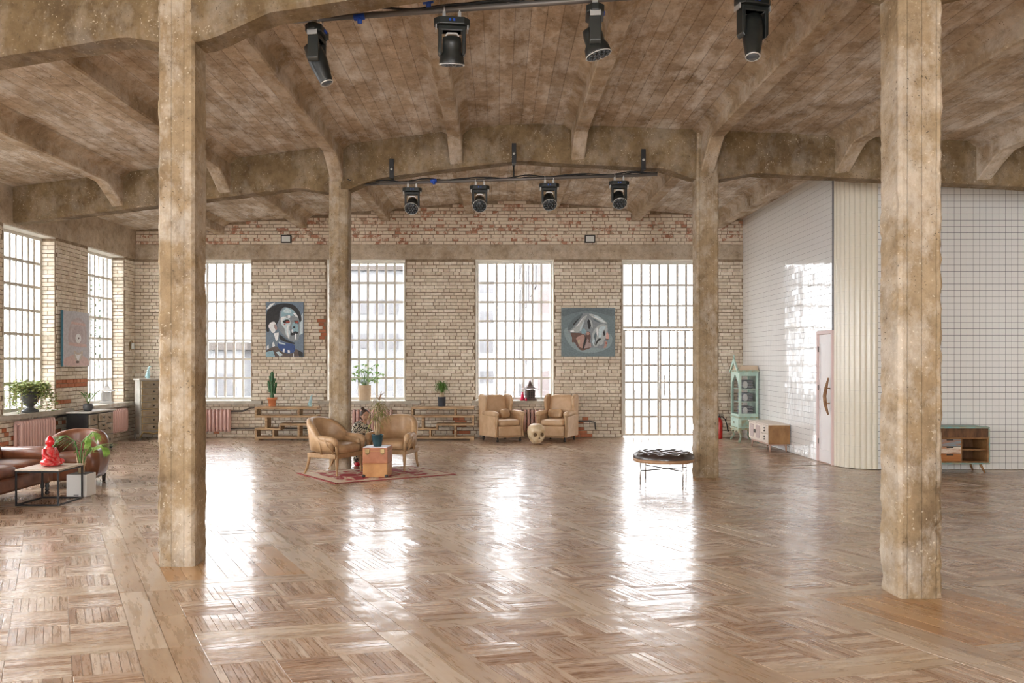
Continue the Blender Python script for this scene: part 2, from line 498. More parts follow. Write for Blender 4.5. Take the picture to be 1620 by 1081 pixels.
def wall_with_openings(u0, u1, z1, openings, conv, mat_i=0):
    mb = MB()
    ops = sorted(openings)
    u = u0
    for (a, b, c, d) in ops:
        conv(mb, u, a, 0, z1)
        if c > 0: conv(mb, a, b, 0, c)
        conv(mb, a, b, d, z1)
        u = b
    conv(mb, u, u1, 0, z1)
    return mb
mbw = wall_with_openings(XL - .5, 9.2, 5.9, open_back, lambda m, a, b, c, d: m.b2(a, b, YB, YB + .5, c, d))
wall_back = struct('wall_back', mbw, [MT['mortar']], 'pale brick end wall with three tall windows and a glazed double door')
mbw = wall_with_openings(YREAR, YB + .5, 5.9, open_left, lambda m, a, b, c, d: m.b2(XL - .5, XL, a, b, c, d))
wall_left = struct('wall_left', mbw, [MT['mortar']], 'pale brick side wall with tall gridded windows beside the leather seats')

items = [(u, YB, z, 0, w, .0645, .011 + random.random()*.008, 0) for u, z, w in brick_rows(XL, XT, 0, HEAD - .0, open_back)]
items += [(u, YB, z, 0, w, .0645, .010 + random.random()*.009, 1) for u, z, w in brick_rows(XL, XT, 4.28, 5.6, [], topf=slab_z)]
# bare red patches low on the wall
fixed = []
for it in items:
    x, y, z = it[:3]
    red = (-1.02 < x < -.72 and .05 < z < .45 and random.random() < .8) or (1.55 < x < 1.95 and z < .42 and random.random() < .75) \
        or (-4.0 < x < -3.78 and 2.15 < z < 2.6) or (-7.4 < x < -6.0 and z < .3 and random.random() < .15)
    fixed.append(it[:7] + (2,) if red else it)
lay_pieces(wall_back, fixed, [MT['brick'], MT['brick_red'], MT['brick_bare']], 'brick', 300, tilt=.006, jit=.004)

items = [(XL, u, z, R(90), w, .0645, .011 + random.random()*.010, 0) for u, z, w in brick_rows(9.0, YB - .01, 0, HEAD, open_left)]
for c in left_y[:3]:                                          # bricks on the reveals that face down the hall
    k = 0; z = SILL + .04
    while z < HEAD - .04:
        for (a, b) in ([(0, .26)] if k % 2 == 0 else [(0, .13), (.13, .26)]):
            items.append((XL - (a + b)/2, c + .79, z, 0, b - a - .01, .0645, .012 + random.random()*.012, 0))
        z += .075; k += 1
fixed = []
for it in items:
    x, y, z = it[:3]
    red = (15.0 < y < 16.15 and 1.22 < z < 1.38) or (15.0 < y < 15.5 and .88 < z < 1.0) or (13.0 < y < 16 and z < .6 and random.random() < .22)
    fixed.append(it[:7] + (1,) if red else it)
lay_pieces(wall_left, fixed, [MT['brick'], MT['brick_bare']], 'brick', 300, tilt=.008, jit=.006)

m = MB(); m.b2(XL, XT, YB - .035, YB, HEAD, 4.28)
struct('trim_1', m, [MT['band']], 'concrete ring beam running across the end wall above the windows', bevel=.01)
m = MB(); m.b2(XL, XL + .03, YREAR, YB, HEAD, 5.2)
struct('trim_2', m, [MT['band']], 'plastered concrete lintel band along the side wall', bevel=.01)
# flat whitewashed window reveals
m = MB()
for (a, b, c, d) in open_back:
    m.b2(a, a + .012, YB + .012, YB + .5, max(c, 0), d); m.b2(b - .012, b, YB + .012, YB + .5, max(c, 0), d)
    m.b2(a, b, YB + .0, YB + .5, d - .02, d)
for (a, b, c, d) in open_left:
    m.b2(XL - .5, XL - .0, a, a + .012, c, d); m.b2(XL - .5, XL, a, b, d - .02, d)
    m.b2(XL - .5, XL - .28, b - .02, b, c, d)
struct('trim_3', m, [MT['whitewash']], 'whitewashed plaster linings of the window openings')

# rear and right-hand walls behind the camera's view
rear_open = [(-4.6, -2.8, .8, 3.95), (1.2, 3.0, .8, 3.95)]
side_open = []
mbw = wall_with_openings(XL - .5, XR + .4, 5.9, rear_open, lambda m_, a, b, c, d: m_.b2(a, b, YREAR - .5, YREAR, c, d))
struct('wall_rear', mbw, [MT['whitewash']], 'plain rear wall with wide windows behind the viewer')
mbw = wall_with_openings(YREAR, YT + .3, 5.9, side_open, lambda m_, a, b, c, d: m_.b2(XR, XR + .4, a, b, c, d))
struct('wall_side', mbw, [MT['whitewash']], 'plain plastered wall on the far side of the hall')
for (a, b, c, d) in open_back:
    portal(((a+b)/2, YB + .45, (max(c,0)+d)/2), (R(-90), 0, 0), b - a, d - max(c, 0))
for (a, b, c, d) in open_left:
    portal((XL - .45, (a+b)/2, (c+d)/2), (R(90), 0, R(-90)), b - a, d - c)
for (a, b, c, d) in rear_open:
    portal(((a+b)/2, YREAR - .45, (c+d)/2), (R(90), 0, 0), b - a, d - c)

for (a, b, c, d) in side_open:
    portal((XR + .35, (a+b)/2, (c+d)/2), (R(90), 0, R(90)), b - a, d - c)

# ------------------------------------------------------------------ white tiled walls on the right
DR_Y0, DR_Y1, DR_Z = 13.30, 13.96, 2.20
m = MB()
m.b2(XT, XT + .3, 13.35, DR_Y0 + .05, 0, 5.4); m.b2(XT, XT + .3, DR_Y1, YB, 0, 5.4); m.b2(XT, XT + .3, DR_Y0, DR_Y1, DR_Z, 5.4)
wall_tile = struct('wall_right', m, [MT['grout']], 'glossy white tiled wall running back beside the mint cabinet')
items = []
for i in range(49):
    y = YB - .05 - .1 * i
    for k in range(50):
        z = .05 + .1 * k
        if z > slab_z(XT) + .02: continue
        if y < DR_Y1 and z < DR_Z: continue
        if y < 13.38: continue
        items.append((XT, y, z, R(-90), .0965, .0965, .004, 0))
lay_pieces(wall_tile, items, [MT['tile']], 'tile', 300, chamfer=.0012, tilt=.0035)
m = MB(); m.b2(5.91, XR + .3, YT, YT + .3, 0, 5.2)
wall_tile2 = struct('wall_front', m, [MT['grout']], 'white square tiled wall facing the hall behind the reclaimed wood cabinet')
items = []
for i in range(27):
    for k in range(48):
        x, z = 5.96 + .1 * i, .05 + .1 * k
        if z > slab_z(x) + .02: continue
        items.append((x, YT, z, 0, .0945, .0945, .004, 0))
lay_pieces(wall_tile2, items, [MT['tile']], 'tile', 300, chamfer=.0012, tilt=.0025)
# fluted rounded corner
m = MB()
pf = [(5.95 - .47*math.sin(R(a)), 13.35 - .03 - .47*math.cos(R(a)) + .0) for a in range(0, 91, 10)]
m.prism(pf + [(5.48, 13.5), (5.95, 13.5)], 0, 5.1, 'z')
corner = struct('wall_corner', m, [MT['grout_light']], 'rounded tiled corner of cream fluted tiles where the two tiled walls meet')
q = MB()
NF = 9; wf = .79 / NF
ring = []
for z in (0, .1742):
    ring.append([Vector((-wf/2*.99*math.cos(math.pi*j/6), -.024*math.sin(math.pi*j/6), z)) for j in range(7)])
q.add(ring[0] + ring[1], [(j, j+1, 8+j, 7+j) for j in range(6)], 0, True)
q.add(ring[1], [tuple(range(7))]); q.add(ring[0], [tuple(range(6, -1, -1))])
fl_me = q.mesh('tile', MT['flute'])
for i in range(NF):
    a = R(90) * (i + .5) / NF
    for k in range(28):
        o = bpy.data.objects.new('tile', fl_me); COL.objects.link(o); o.parent = corner
        o.location = (5.92 - .485*math.sin(a), 13.335 - .485*math.cos(a), .175 * k + .003 + (i % 2) * 0)
        o.rotation_euler = (0, 0, -a)

# ------------------------------------------------------------------ roof slab and beams
m = MB()
xs = [XL - .5 + (XR + .5 - XL + .5) * i / 60 for i in range(61)]
v = []
for y in (YREAR - .5, YB + .5):
    for x in xs: v.append((x, y, slab_z(x)))
    for x in xs: v.append((x, y, slab_z(x) + .3))
n = len(xs); f = []
for i in range(n - 1):
    f.append((i, 2*n + i, 2*n + i + 1, i + 1))
    f.append((n + i, n + i + 1, 3*n + i + 1, 3*n + i))
    f.append((i, i + 1, n + i + 1, n + i)); f.append((2*n + i, 3*n + i, 3*n + i + 1, 2*n + i + 1))
m.add(v, f)
struct('ceiling', m, [MT['slab']], 'shallow pitched concrete ceiling with formwork board marks and lime patches')

def warp(co, amp, sc):
    return noise.noise(Vector(co) * sc) * amp
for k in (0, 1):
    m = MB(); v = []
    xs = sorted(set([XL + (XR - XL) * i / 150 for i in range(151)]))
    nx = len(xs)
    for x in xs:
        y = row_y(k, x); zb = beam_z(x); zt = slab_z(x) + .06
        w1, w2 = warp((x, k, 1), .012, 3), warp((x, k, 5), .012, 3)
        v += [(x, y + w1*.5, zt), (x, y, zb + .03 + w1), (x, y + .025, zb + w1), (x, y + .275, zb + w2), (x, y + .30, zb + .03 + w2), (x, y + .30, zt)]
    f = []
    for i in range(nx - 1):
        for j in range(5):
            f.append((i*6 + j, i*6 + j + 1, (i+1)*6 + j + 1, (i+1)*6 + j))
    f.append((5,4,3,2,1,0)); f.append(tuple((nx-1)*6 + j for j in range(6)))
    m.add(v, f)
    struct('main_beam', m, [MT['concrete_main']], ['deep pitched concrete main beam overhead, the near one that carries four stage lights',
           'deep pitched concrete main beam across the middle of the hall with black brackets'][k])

SEC_X = [-6.2, -4.37, -2.53, -.66, 1.17, 3.03, 4.88, 6.73]
names = ['second from the brick side wall', 'third from the brick side wall', 'over the pair of columns nearer the leather sofa', 'beside the ridge on the sofa side',
         'beside the ridge on the tiled side', 'over the pair of columns beside the tufted bench', 'next beyond the bench columns', 'nearest the far plain wall']
for i, x in enumerate(SEC_X):
    for bay in (0, 1):
        y0 = row_y(0, x) + .28 if bay == 0 else row_y(1, x) + .28
        y1 = row_y(1, x) + .02 if bay == 0 else YB + .1
        if bay == 1 and x > XT - .2: continue
        m = MB(); v = []; K = 40
        for s in range(K + 1):
            y = y0 + (y1 - y0) * s / K
            zt = slab_z(x); zb = zt - .25
            zh = beam_z(x + (.35 if abs(x - 3.03) < .1 or abs(x + 2.53) < .1 else 0)) + .05
            d0, d1 = y - y0, y1 - y
            for d in ((d0, d1) if bay == 0 else (d0,)):
                if d < .55: zb = min(zb, zt - .25 + (zh - zt + .25) * (1 - d / .55))
            j = warp((x, y, 3), .008, 2.5)
            zs = zt + .03
            v += [(x - .235, y, slab_z(x - .235) + .01), (x - .10, y, zt - .075), (x - .10 + j, y, zb + .02), (x - .085, y, zb + j), (x + .085, y, zb + j), (x + .10 + j, y, zb + .02), (x + .10, y, zt - .075), (x + .235, y, slab_z(x + .235) + .01)]
        f = []
        for s in range(K):
            for j in range(7): f.append((s*8 + j, s*8 + j + 1, (s+1)*8 + j + 1, (s+1)*8 + j))
        m.add(v, f)
        struct('ceiling_beam', m, [MT['concrete_beam']], 'concrete ceiling beam %s, %s bay' % (names[i], ('middle', 'window end')[bay]))

# ------------------------------------------------------------------ columns
def column(x0, x1, y0, y1, label, seed, rough):
    m = MB(); K = 160; v = []
    ch = .022
    H = slab_z((x0+x1)/2) + .05
    def ring(z):
        pts = []
        A = [(x0+ch, y0), (x1-ch, y0), (x1, y0+ch), (x1, y1-ch), (x1-ch, y1), (x0+ch, y1), (x0, y1-ch), (x0, y0+ch)]
        for i in range(8):
            a, b = A[i], A[(i+1) % 8]
            n_ = 7 if i % 2 == 0 else 1
            for t in range(n_):
                px, py = a[0] + (b[0]-a[0])*t/n_, a[1] + (b[1]-a[1])*t/n_
                corner = 1.8 if (i % 2 == 1 or t == 0 or t == n_ - 1) else .6
                w = (noise.noise(Vector((px*9, py*9, z*9 + seed*7))) * .008 + noise.noise(Vector((px*30, py*30, z*30 + seed))) * .006) * corner * rough * (1.6 if z < .8 else 1)
                chip = max(0, noise.noise(Vector((px*5, py*5, z*6 + seed*3))) - .32) * .05 * (corner > 1)
                cx_, cy_ = (x0+x1)/2, (y0+y1)/2
                d = Vector((px - cx_, py - cy_)); l = d.length
                s = 1 + (w - chip * rough) / l
                pts.append((cx_ + d.x*s, cy_ + d.y*s, z))
        return pts
    rings = [ring(H * i / K) for i in range(K + 1)]
    m.rings(rings, 0, True, False, False)
    return struct('concrete_column', m, [MT['concrete_col']], label)
column(-2.818, -2.518, 6.775, 7.075, 'square concrete column in front of the brown leather club chair', 1, .5)
column(2.855, 3.168, 5.865, 6.175, 'chipped square concrete column in front of the reclaimed wood cabinet', 2, .6)
column(-2.655, -2.355, 12.79, 13.09, 'square concrete column behind the child and the tan chairs', 3, .4)
column(2.873, 3.19, 11.94, 12.25, 'square concrete column beside the round tufted bench', 4, .4)

# ------------------------------------------------------------------ windows and glazed door
def grid_window(name, label, loc, rz, W, H, cols, rows, simple=False):
    t = thing(name, label, None, loc, rz, None, 'structure')
    fw, th, mu = .06, .06, .047
    m = MB()
    m.b2(-W/2, -W/2 + fw, -th/2, th/2, 0, H); m.b2(W/2 - fw, W/2, -th/2, th/2, 0, H)
    m.b2(-W/2 + fw, W/2 - fw, -th/2, th/2, 0, fw); m.b2(-W/2 + fw, W/2 - fw, -th/2, th/2, H - fw, H)
    iw, ih = W - 2*fw, H - 2*fw
    if simple:
        for i in range(1, cols): m.box((-iw/2 + iw*i/cols, 0, H/2), (mu, .04, ih))
        for k in range(1, rows): m.box((0, 0, fw + ih*k/rows), (iw, .044, mu))
        part('frame', m, [MT['frame']], t)
        q = MB(); q.b2(-iw/2, iw/2, .004, .008, fw, H - fw); part('pane', q, [MT['glass_clear']], t)
        return t
    part('frame', m, [MT['frame']], t, bevel=.006)
    q = MB(); q.box((0, 0, 0), (mu, .042, ih)); vm = q.mesh('glazing_bar', MT['frame'])
    q = MB(); q.box((0, 0, 0), (iw, .046, mu)); hm = q.mesh('glazing_bar', MT['frame'])
    q = MB(); q.box((0, 0, 0), (iw/cols - mu + .006, .005, ih/rows - mu + .006)); pm = q.mesh('pane', MT['glass'])
    for i in range(1, cols): obj('glazing_bar', vm, t, (-iw/2 + iw*i/cols, 0, H/2))
    for k in range(1, rows): obj('glazing_bar', hm, t, (0, 0, fw + ih*k/rows))
    for i in range(cols):
        for k in range(rows):
            o = obj('pane', pm, t, (-iw/2 + iw*(i + .5)/cols, 0, fw + ih*(k + .5)/rows))
            o.rotation_euler = (random.gauss(0, .004), 0, random.gauss(0, .004))
    return t
FY = YB + .27
lb = {'A': 'tall gridded window behind the first concrete column, beside the blue portrait', 'B': 'tall gridded window behind the child and the leafy plant in a beige pot',
      'C': 'tall gridded window above the two wing chairs, brick building outside'}
for i, (c, k) in enumerate(win_back):
    grid_window('window_%d' % (i + 1), lb[k], (c, FY, SILL + .02), 0, 1.73, HEAD - SILL - .03, 8, 7)
grid_window('window_4', 'tall gridded window in the side wall behind the stone lantern', (XL - .27, left_y[0], SILL + .02), R(90), 1.575, HEAD - SILL - .03, 8, 7)
grid_window('window_5', 'tall gridded window in the side wall behind the ivy urn', (XL - .27, left_y[1], SILL + .02), R(90), 1.575, HEAD - SILL - .03, 8, 7)
for i, c in enumerate(left_y[2:]):
    grid_window('window_%d' % (6 + i), 'gridded side wall window out of sight, %s toward the rear' % ['first', 'second', 'third', 'fourth', 'fifth', 'sixth'][i], (XL - .27, c, SILL + .02), R(90), 1.575, HEAD - SILL - .03, 8, 7, True)

# glazed double door with fixed lights above
DW, DH = DOOR_X1 - DOOR_X0, HEAD
dt = thing('door_1', 'gridded glass double door with bar handles and fixed panes above', None, ((DOOR_X0 + DOOR_X1)/2, FY - .05, 0), 0, None, 'structure')
TR = 2.42
m = MB()
m.b2(-DW/2, -DW/2 + .07, -.045, .045, 0, DH); m.b2(DW/2 - .07, DW/2, -.045, .045, 0, DH)
m.b2(-DW/2 + .07, DW/2 - .07, -.045, .045, DH - .09, DH); m.b2(-DW/2 + .07, DW/2 - .07, -.045, .045, TR, TR + .06)
part('frame', m, [MT['frame']], dt, bevel=.006)
iw = DW - .14
q = MB(); ph = (DH - .09 - TR - .06) / 3; pw = iw / 8
q.box((0, 0, 0), (pw - .03, .005, ph - .03)); pm = q.mesh('pane', MT['glass'])
for i in range(8):
    for k in range(3): obj('pane', pm, dt, (-iw/2 + pw*(i + .5), 0, TR + .06 + ph*(k + .5)))
q = MB(); q.box((0, 0, 0), (.047, .04, 3*ph)); vm = q.mesh('glazing_bar', MT['frame'])
q = MB(); q.box((0, 0, 0), (iw, .044, .047)); hm = q.mesh('glazing_bar', MT['frame'])
for i in range(1, 8): obj('glazing_bar', vm, dt, (-iw/2 + pw*i, 0, TR + .06 + 1.5*ph))
for k in (1, 2): obj('glazing_bar', hm, dt, (0, 0, TR + .06 + ph*k))
lw = iw / 2 - .006
for s in (-1, 1):
    leaf = bpy.data.objects.new('door_leaf', None); COL.objects.link(leaf); leaf.parent = dt; leaf.location = (s * (iw/4 + .001), -.01, 0)
    m = MB(); st = .045
    m.b2(-lw/2, -lw/2 + st, -.025, .025, .02, TR - .01); m.b2(lw/2 - st, lw/2, -.025, .025, .02, TR - .01)
    m.b2(-lw/2 + st, lw/2 - st, -.025, .025, .02, .02 + st); m.b2(-lw/2 + st, lw/2 - st, -.025, .025, TR - .01 - st, TR - .01)
    part('leaf_frame', m, [MT['frame']], leaf, bevel=.005)
    w2 = lw - 2*st; h2 = TR - .03 - 2*st
    q = MB(); q.box((0, 0, 0), (w2/4 - .026, .005, h2/6 - .026)); pm = q.mesh('pane', MT['glass'])
    q = MB(); q.box((0, 0, 0), (.042, .035, h2)); vm = q.mesh('glazing_bar', MT['frame'])
    q = MB(); q.box((0, 0, 0), (w2, .038, .042)); hm = q.mesh('glazing_bar', MT['frame'])
    for i in range(4):
        if i: obj('glazing_bar', vm, leaf, (-w2/2 + w2*i/4, 0, .02 + st + h2/2))
        for k in range(6):
            obj('pane', pm, leaf, (-w2/2 + w2*(i + .5)/4, 0, .02 + st + h2*(k + .5)/6))
    for k in range(1, 6): obj('glazing_bar', hm, leaf, (0, 0, .02 + st + h2*k/6))
    hx = -s * (lw/2 - (.10 if s > 0 else .022)); z0, z1 = (.93, 1.38) if s > 0 else (.78, 1.22)
    m = MB(); m.cyl((hx, -.09, z0), (hx, -.09, z1), .012, n=10)
    for z in (z0 + .08, z1 - .08): m.cyl((hx, -.09, z), (hx - s*.0, -.02, z), .009, n=8)
    part('handle', m, [MT['frame']], leaf)

# sills
def sill(label, x0, x1, y0, y1, z0=.735, z1=.815):
    m = MB(); K = 24; v = []
    lon_x = (x1 - x0) > (y1 - y0)
    rings = []
    for i in range(K + 1):
        t = i / K
        a = warp((x0 + t*3, y0 + t*3, 2), .02, 4)
        if lon_x:
            x = x0 + (x1 - x0)*t
            rings.append([(x, y0 + a, z0 + a*.5), (x, y1, z0), (x, y1, z1), (x, y0 + a, z1 + a*.2)])
        else:
            y = y0 + (y1 - y0)*t
            rings.append([(x1 + a, y, z0 + a*.5), (x0, y, z0), (x0, y, z1), (x1 + a, y, z1 + a*.2)])
    m.rings(rings, 0, True, False, False)
    return struct('window_sill', m, [MT['sill']], label)
sill('rough concrete sill under the window behind the first column', -7.3, -5.25, YB - .16, YB + .3)
sill('rough concrete sill under the window with the beige plant pot', -4.0, -1.75, YB - .16, YB + .3)
sill('rough concrete sill under the window above the wing chairs', -.6, 1.25, YB - .14, YB + .3)
sill('rough concrete sill holding the stone lantern', XL - .3, XL + .17, 16.08, 18.0)
sill('rough concrete sill holding the ivy urn', XL - .3, XL + .17, 13.0, 15.35)

# ------------------------------------------------------------------ floor
A_DIR, B_DIR = Vector((-.479, .878)), Vector((.973, .2296))
STEP_A, STEP_B = 1.36, 1.40
m = MB(); m.b2(XL - .05, XR + .05, YREAR, YB + .3, -.12, -.005)
floor = struct('floor', m, [MT['subfloor']], 'glossy varnished parquet floor of strip panels set on the diagonal')
O0 = Vector((-2.02, 4.977))
def GP(a, b): return O0 + A_DIR * a + B_DIR * b
pieces = []
def strip(a0, a1, b0, b1, along_a, kind):
    g = .0016
    a0 += g; a1 -= g; b0 += g; b1 -= g
    cs = [GP(a0, b0), GP(a0, b1), GP(a1, b1), GP(a1, b0)]
    cx, cy = sum(c.x for c in cs)/4, sum(c.y for c in cs)/4
    for c in cs:
        if c.x < XL + .0 or c.x > XR or c.y > YB + .08 or c.y < 2.2: return
        if c.x > XT + .08 and c.y > YT + .08: return
    pieces.append((cx, cy, cs, along_a, kind))
cols_xy = [(-2.67, 6.92), (3.01, 6.02), (-2.5, 12.94), (3.03, 12.1)]
BA, BB = .36, .25           # border widths: bands running along A, bands running along B
inv = Matrix(((A_DIR.x, B_DIR.x), (A_DIR.y, B_DIR.y))).inverted()
for ia in range(-4, 16):
    for ib in range(-13, 11):
        a0, b0 = ia * STEP_A, ib * STEP_B
        c = GP(a0 + STEP_A/2, b0 + STEP_B/2)
        if not (-9.5 < c.x < 9.5 and 1.5 < c.y < 19.5): continue
        # boards of the band along A (left edge of the cell), split lengthways
        for s in (-1, 1):
            n_ = random.choice((1, 2))
            for q_ in range(n_):
                strip(a0 - BB/2 + STEP_A*q_/n_, a0 - BB/2 + STEP_A*(q_+1)/n_, b0 + (-BA/2 if s < 0 else 0), b0 + (0 if s < 0 else BA/2), True, 1)
        for s in (-1, 1):
            strip(a0 + (-BB/2 if s < 0 else 0), a0 + (0 if s < 0 else BB/2), b0 + BA/2, b0 + STEP_B - BA/2, False, 1)
        ua, ub = (STEP_A - BB) / 3, (STEP_B - BA) / 3
        has_col = any((lambda w: a0 < w[0] < a0 + STEP_A and b0 < w[1] < b0 + STEP_B)(inv @ (Vector(q_) - O0)) for q_ in cols_xy)
        if has_col:
            for j in range(7):
                w = (STEP_B - BA) / 7
                strip(a0 + BB/2, a0 + STEP_A - BB/2, b0 + BA/2 + w*j, b0 + BA/2 + w*(j+1), True, 2)
            continue
        for i in range(3):
            for j in range(3):
                aa, bb = a0 + BB/2 + ua*i, b0 + BA/2 + ub*j
                al = (i + j) % 2 == (ia + ib) % 2
                ns = 7
                for k in range(ns):
                    if al: strip(aa, aa + ua, bb + ub*k/ns, bb + ub*(k+1)/ns, True, 0)
                    else: strip(aa + ua*k/ns, aa + ua*(k+1)/ns, bb, bb + ub, False, 0)
def strip_mesh(mb, cs, along_a, kind):
    c = (cs[0] + cs[1] + cs[2] + cs[3]) / 4
    zj = [random.gauss(0, .00042) for _ in range(2)]
    base = random.gauss(0, .0004)
    top = []; low = []
    for i, p in enumerate(cs):
        d = p - c
        q_ = p - d.normalized() * .0022
        # slight cupping and tilt across the narrow side
        side = (1 if i in (1, 2) else -1) if along_a else (1 if i in (2, 3) else -1)
        z = base + zj[0]*side
        top.append((q_.x, q_.y, z)); low.append((p.x, p.y, z - .0016))
    base_i = len(mb.f)
    mb.add(top + low, [(0,1,2,3), (4,5,1,0), (5,6,2,1), (6,7,3,2), (7,4,0,3)], kind, False, random.random()*.98 + .01)
    L = (cs[2] - cs[1]).length if along_a else (cs[1] - cs[0]).length
    Wd = (cs[1] - cs[0]).length if along_a else (cs[2] - cs[1]).length
    u0, v0 = random.random()*40, random.random()*40
    uvp = [(0,0),(0,Wd),(L,Wd),(L,0)] if along_a else [(0,0),(L,0),(L,Wd),(0,Wd)]
    uvp = [(a_ + u0, b_ + v0) for a_, b_ in uvp]
    for fc in ((0,1,2,3), (0,1,1,0), (1,2,2,1), (2,3,3,2), (3,0,0,3)):
        for i in fc: mb.uv.append(uvp[i])
FM = [MT['strip'], MT['board'], MT['plank']]
vis = sorted(pieces, key=lambda p: (0 if (p[1] > 4.3 and abs(p[0] - .05*p[1]*0) < .60 * p[1]) else 1, p[0]**2 + p[1]**2))
rest = MB()
for i, (cx, cy, cs, al, kind) in enumerate(vis):
    if i < 300:
        q = MB(); strip_mesh(q, [c - Vector((cx, cy)) for c in cs], al, kind)
        q.m = [0] * len(q.m)
        o = part('plank' if kind else 'parquet_strip', q, [FM[kind]], floor, loc=(cx, cy, 0))
    else:
        strip_mesh(rest, cs, al, kind)
o = part('parquet_field', rest, FM, floor); o['kind'] = 'stuff'; o['label'] = 'the rest of the parquet strips and border boards'

# ------------------------------------------------------------------ furniture materials
MT['tan'] = mat('tan_leather', (.40,.245,.125), .42, (.54,.355,.20), 7, bump=.15, bscale=90, dist=.002)
MT['tan_pale'] = mat('pale_tan_leather', (.52,.335,.19), .45, (.62,.43,.265), 6, bump=.15, bscale=90, dist=.002)
MT['chairwood'] = mat('oak_chair_frame', (.30,.175,.08), .5, (.44,.28,.145), 18, stretch=(1,1,.3), bump=.15)
MT['brown'] = mat('chestnut_leather', (.125,.042,.020), .40, (.22,.085,.04), 6, coat=.1, bump=.15, bscale=80, dist=.002)
MT['dark'] = mat('dark_caster', (.03,.022,.018), .4)
MT['shelfwood'] = mat('knotty_shelf_wood', (.30,.175,.085), .55, (.55,.38,.21), 9, stretch=(.4,1,3), bump=.15)
MT['black_metal'] = mat('black_powder_coat', (.012,.012,.013), .4)
MT['chrome'] = mat('brushed_steel', (.55,.53,.50), .3, metal=1)
MT['brass'] = mat('aged_brass', (.30,.21,.10), .4, metal=.9)
MT['trunk'] = mat('copper_brown_trunk', (.36,.125,.055), .42, (.50,.21,.10), 5, bump=.2)
MT['trunk_low'] = mat('worn_amber_trunk', (.42,.19,.06), .42, (.55,.28,.10), 5, bump=.2)
MT['paper'] = mat('pale_paper_cover', (.62,.64,.70), .5, (.72,.73,.78), 5)
MT['teal_pot'] = mat('teal_glaze', (.015,.045,.055), .25, (.03,.07,.08), 6)
MT['stem'] = mat('pale_stem', (.50,.38,.24), .7, (.36,.26,.15), 12)
MT['leaf_yellow'] = mat('yellowing_leaf', (.20,.22,.045), .6, (.36,.29,.12), 14)
MT['leaf_dry'] = mat('dry_leaf', (.36,.20,.12), .7, (.46,.30,.18), 14)
MT['leaf'] = mat('green_leaf', (.06,.15,.03), .45, (.15,.28,.06), 16)
MT['leaf_bright'] = mat('bright_green_leaf', (.17,.33,.05), .45, (.31,.47,.10), 16)
MT['leaf_var'] = mat('variegated_ivy_leaf', (.20,.31,.07), .5, (.62,.62,.27), 22)
MT['cactus'] = mat('dark_cactus', (.022,.085,.03), .55, (.05,.15,.055), 12)
MT['terracotta'] = mat('terracotta', (.58,.205,.085), .7, (.66,.27,.125), 6)
MT['slate_pot'] = mat('slate_blue_pot', (.035,.042,.055), .4, (.06,.07,.09), 5)
MT['beige_pot'] = mat('beige_stone_pot', (.52,.38,.25), .8, (.62,.49,.35), 6, bump=.2)
MT['grey_pot'] = mat('dark_grey_pot', (.055,.055,.058), .5, (.09,.09,.092), 6)
MT['soil'] = mat('soil', (.05,.035,.025), .95, bump=.6)
MT['white_planter'] = mat('white_planter', (.78,.77,.75), .4)
MT['pale_blue'] = mat('pale_blue_glaze', (.36,.60,.64), .15, (.55,.76,.78), 14)
MT['pink_red'] = mat('crimson_glass', (.75,.02,.09), .12)
MT['lantern'] = mat('brown_iron_lantern', (.085,.055,.045), .6, (.15,.10,.085), 8, bump=.3)
MT['stone'] = mat('pale_stone', (.52,.51,.50), .8, (.64,.63,.61), 8, bump=.3)
MT['bone'] = mat('antique_bone', (.60,.43,.24), .38, (.74,.61,.42), 6, bump=.3, bscale=18)
MT['bone_dark'] = mat('bone_hollow', (.10,.055,.025), .6, (.17,.10,.045), 8)
MT['radiator'] = mat('pink_radiator_paint', (.72,.47,.42), .4, (.76,.53,.48), 4)
MT['pipe'] = mat('dull_steel_pipe', (.16,.14,.125), .5, metal=.5)
MT['tuft'] = mat('dark_brown_leather', (.030,.019,.015), .3, (.055,.036,.030), 7, coat=.2)
MT['benchwood'] = mat('walnut_band', (.30,.16,.08), .45, (.40,.23,.12), 10)
MT['mint'] = mat('distressed_mint_paint', (.36,.52,.44), .55, (.50,.64,.56), 7, bump=.2)
MT['mint_worn'] = mat('worn_mint_edge', (.30,.46,.385), .6, (.34,.25,.12), 12)
MT['cream_top'] = mat('cream_cornice', (.58,.45,.32), .6, (.64,.52,.39), 5)
MT['linen'] = mat('grey_folded_linen', (.18,.19,.21), .9, (.25,.26,.28), 9, bump=.3)
MT['linen_white'] = mat('white_fringe', (.72,.72,.72), .9)
MT['side_white'] = mat('limewashed_front', (.62,.53,.44), .5, (.72,.64,.56), 7, stretch=(1,1,.4))
MT['cane'] = mat('mauve_cane_panel', (.46,.37,.345), .8, (.54,.45,.42), 60, bump=.4)
MT['side_wood'] = mat('rosewood_end_panel', (.22,.105,.035), .4, (.38,.205,.08), 5, stretch=(3,1,.6))
MT['pinkwood'] = mat('pinkish_leg', (.46,.29,.22), .5)
MT['reclaimed_dark'] = mat('reclaimed_dark_wood', (.07,.028,.012), .45, (.20,.095,.04), 7, stretch=(2,1,.5), bump=.2)
MT['reclaimed_frame'] = mat('reclaimed_frame_wood', (.20,.09,.03), .5, (.36,.19,.075), 8, bump=.2)
MT['reclaimed_orange'] = mat('reclaimed_orange_wood', (.36,.125,.035), .45, (.46,.19,.06), 8, stretch=(.5,1,3))
MT['reclaimed_blue'] = mat('reclaimed_blue_flaked', (.42,.16,.055), .5, (.16,.36,.46), 11, stretch=(.4,1,2.5))
MT['reclaimed_white'] = mat('reclaimed_white_flaked', (.42,.16,.055), .5, (.80,.74,.64), 8, stretch=(.5,1,2.2))
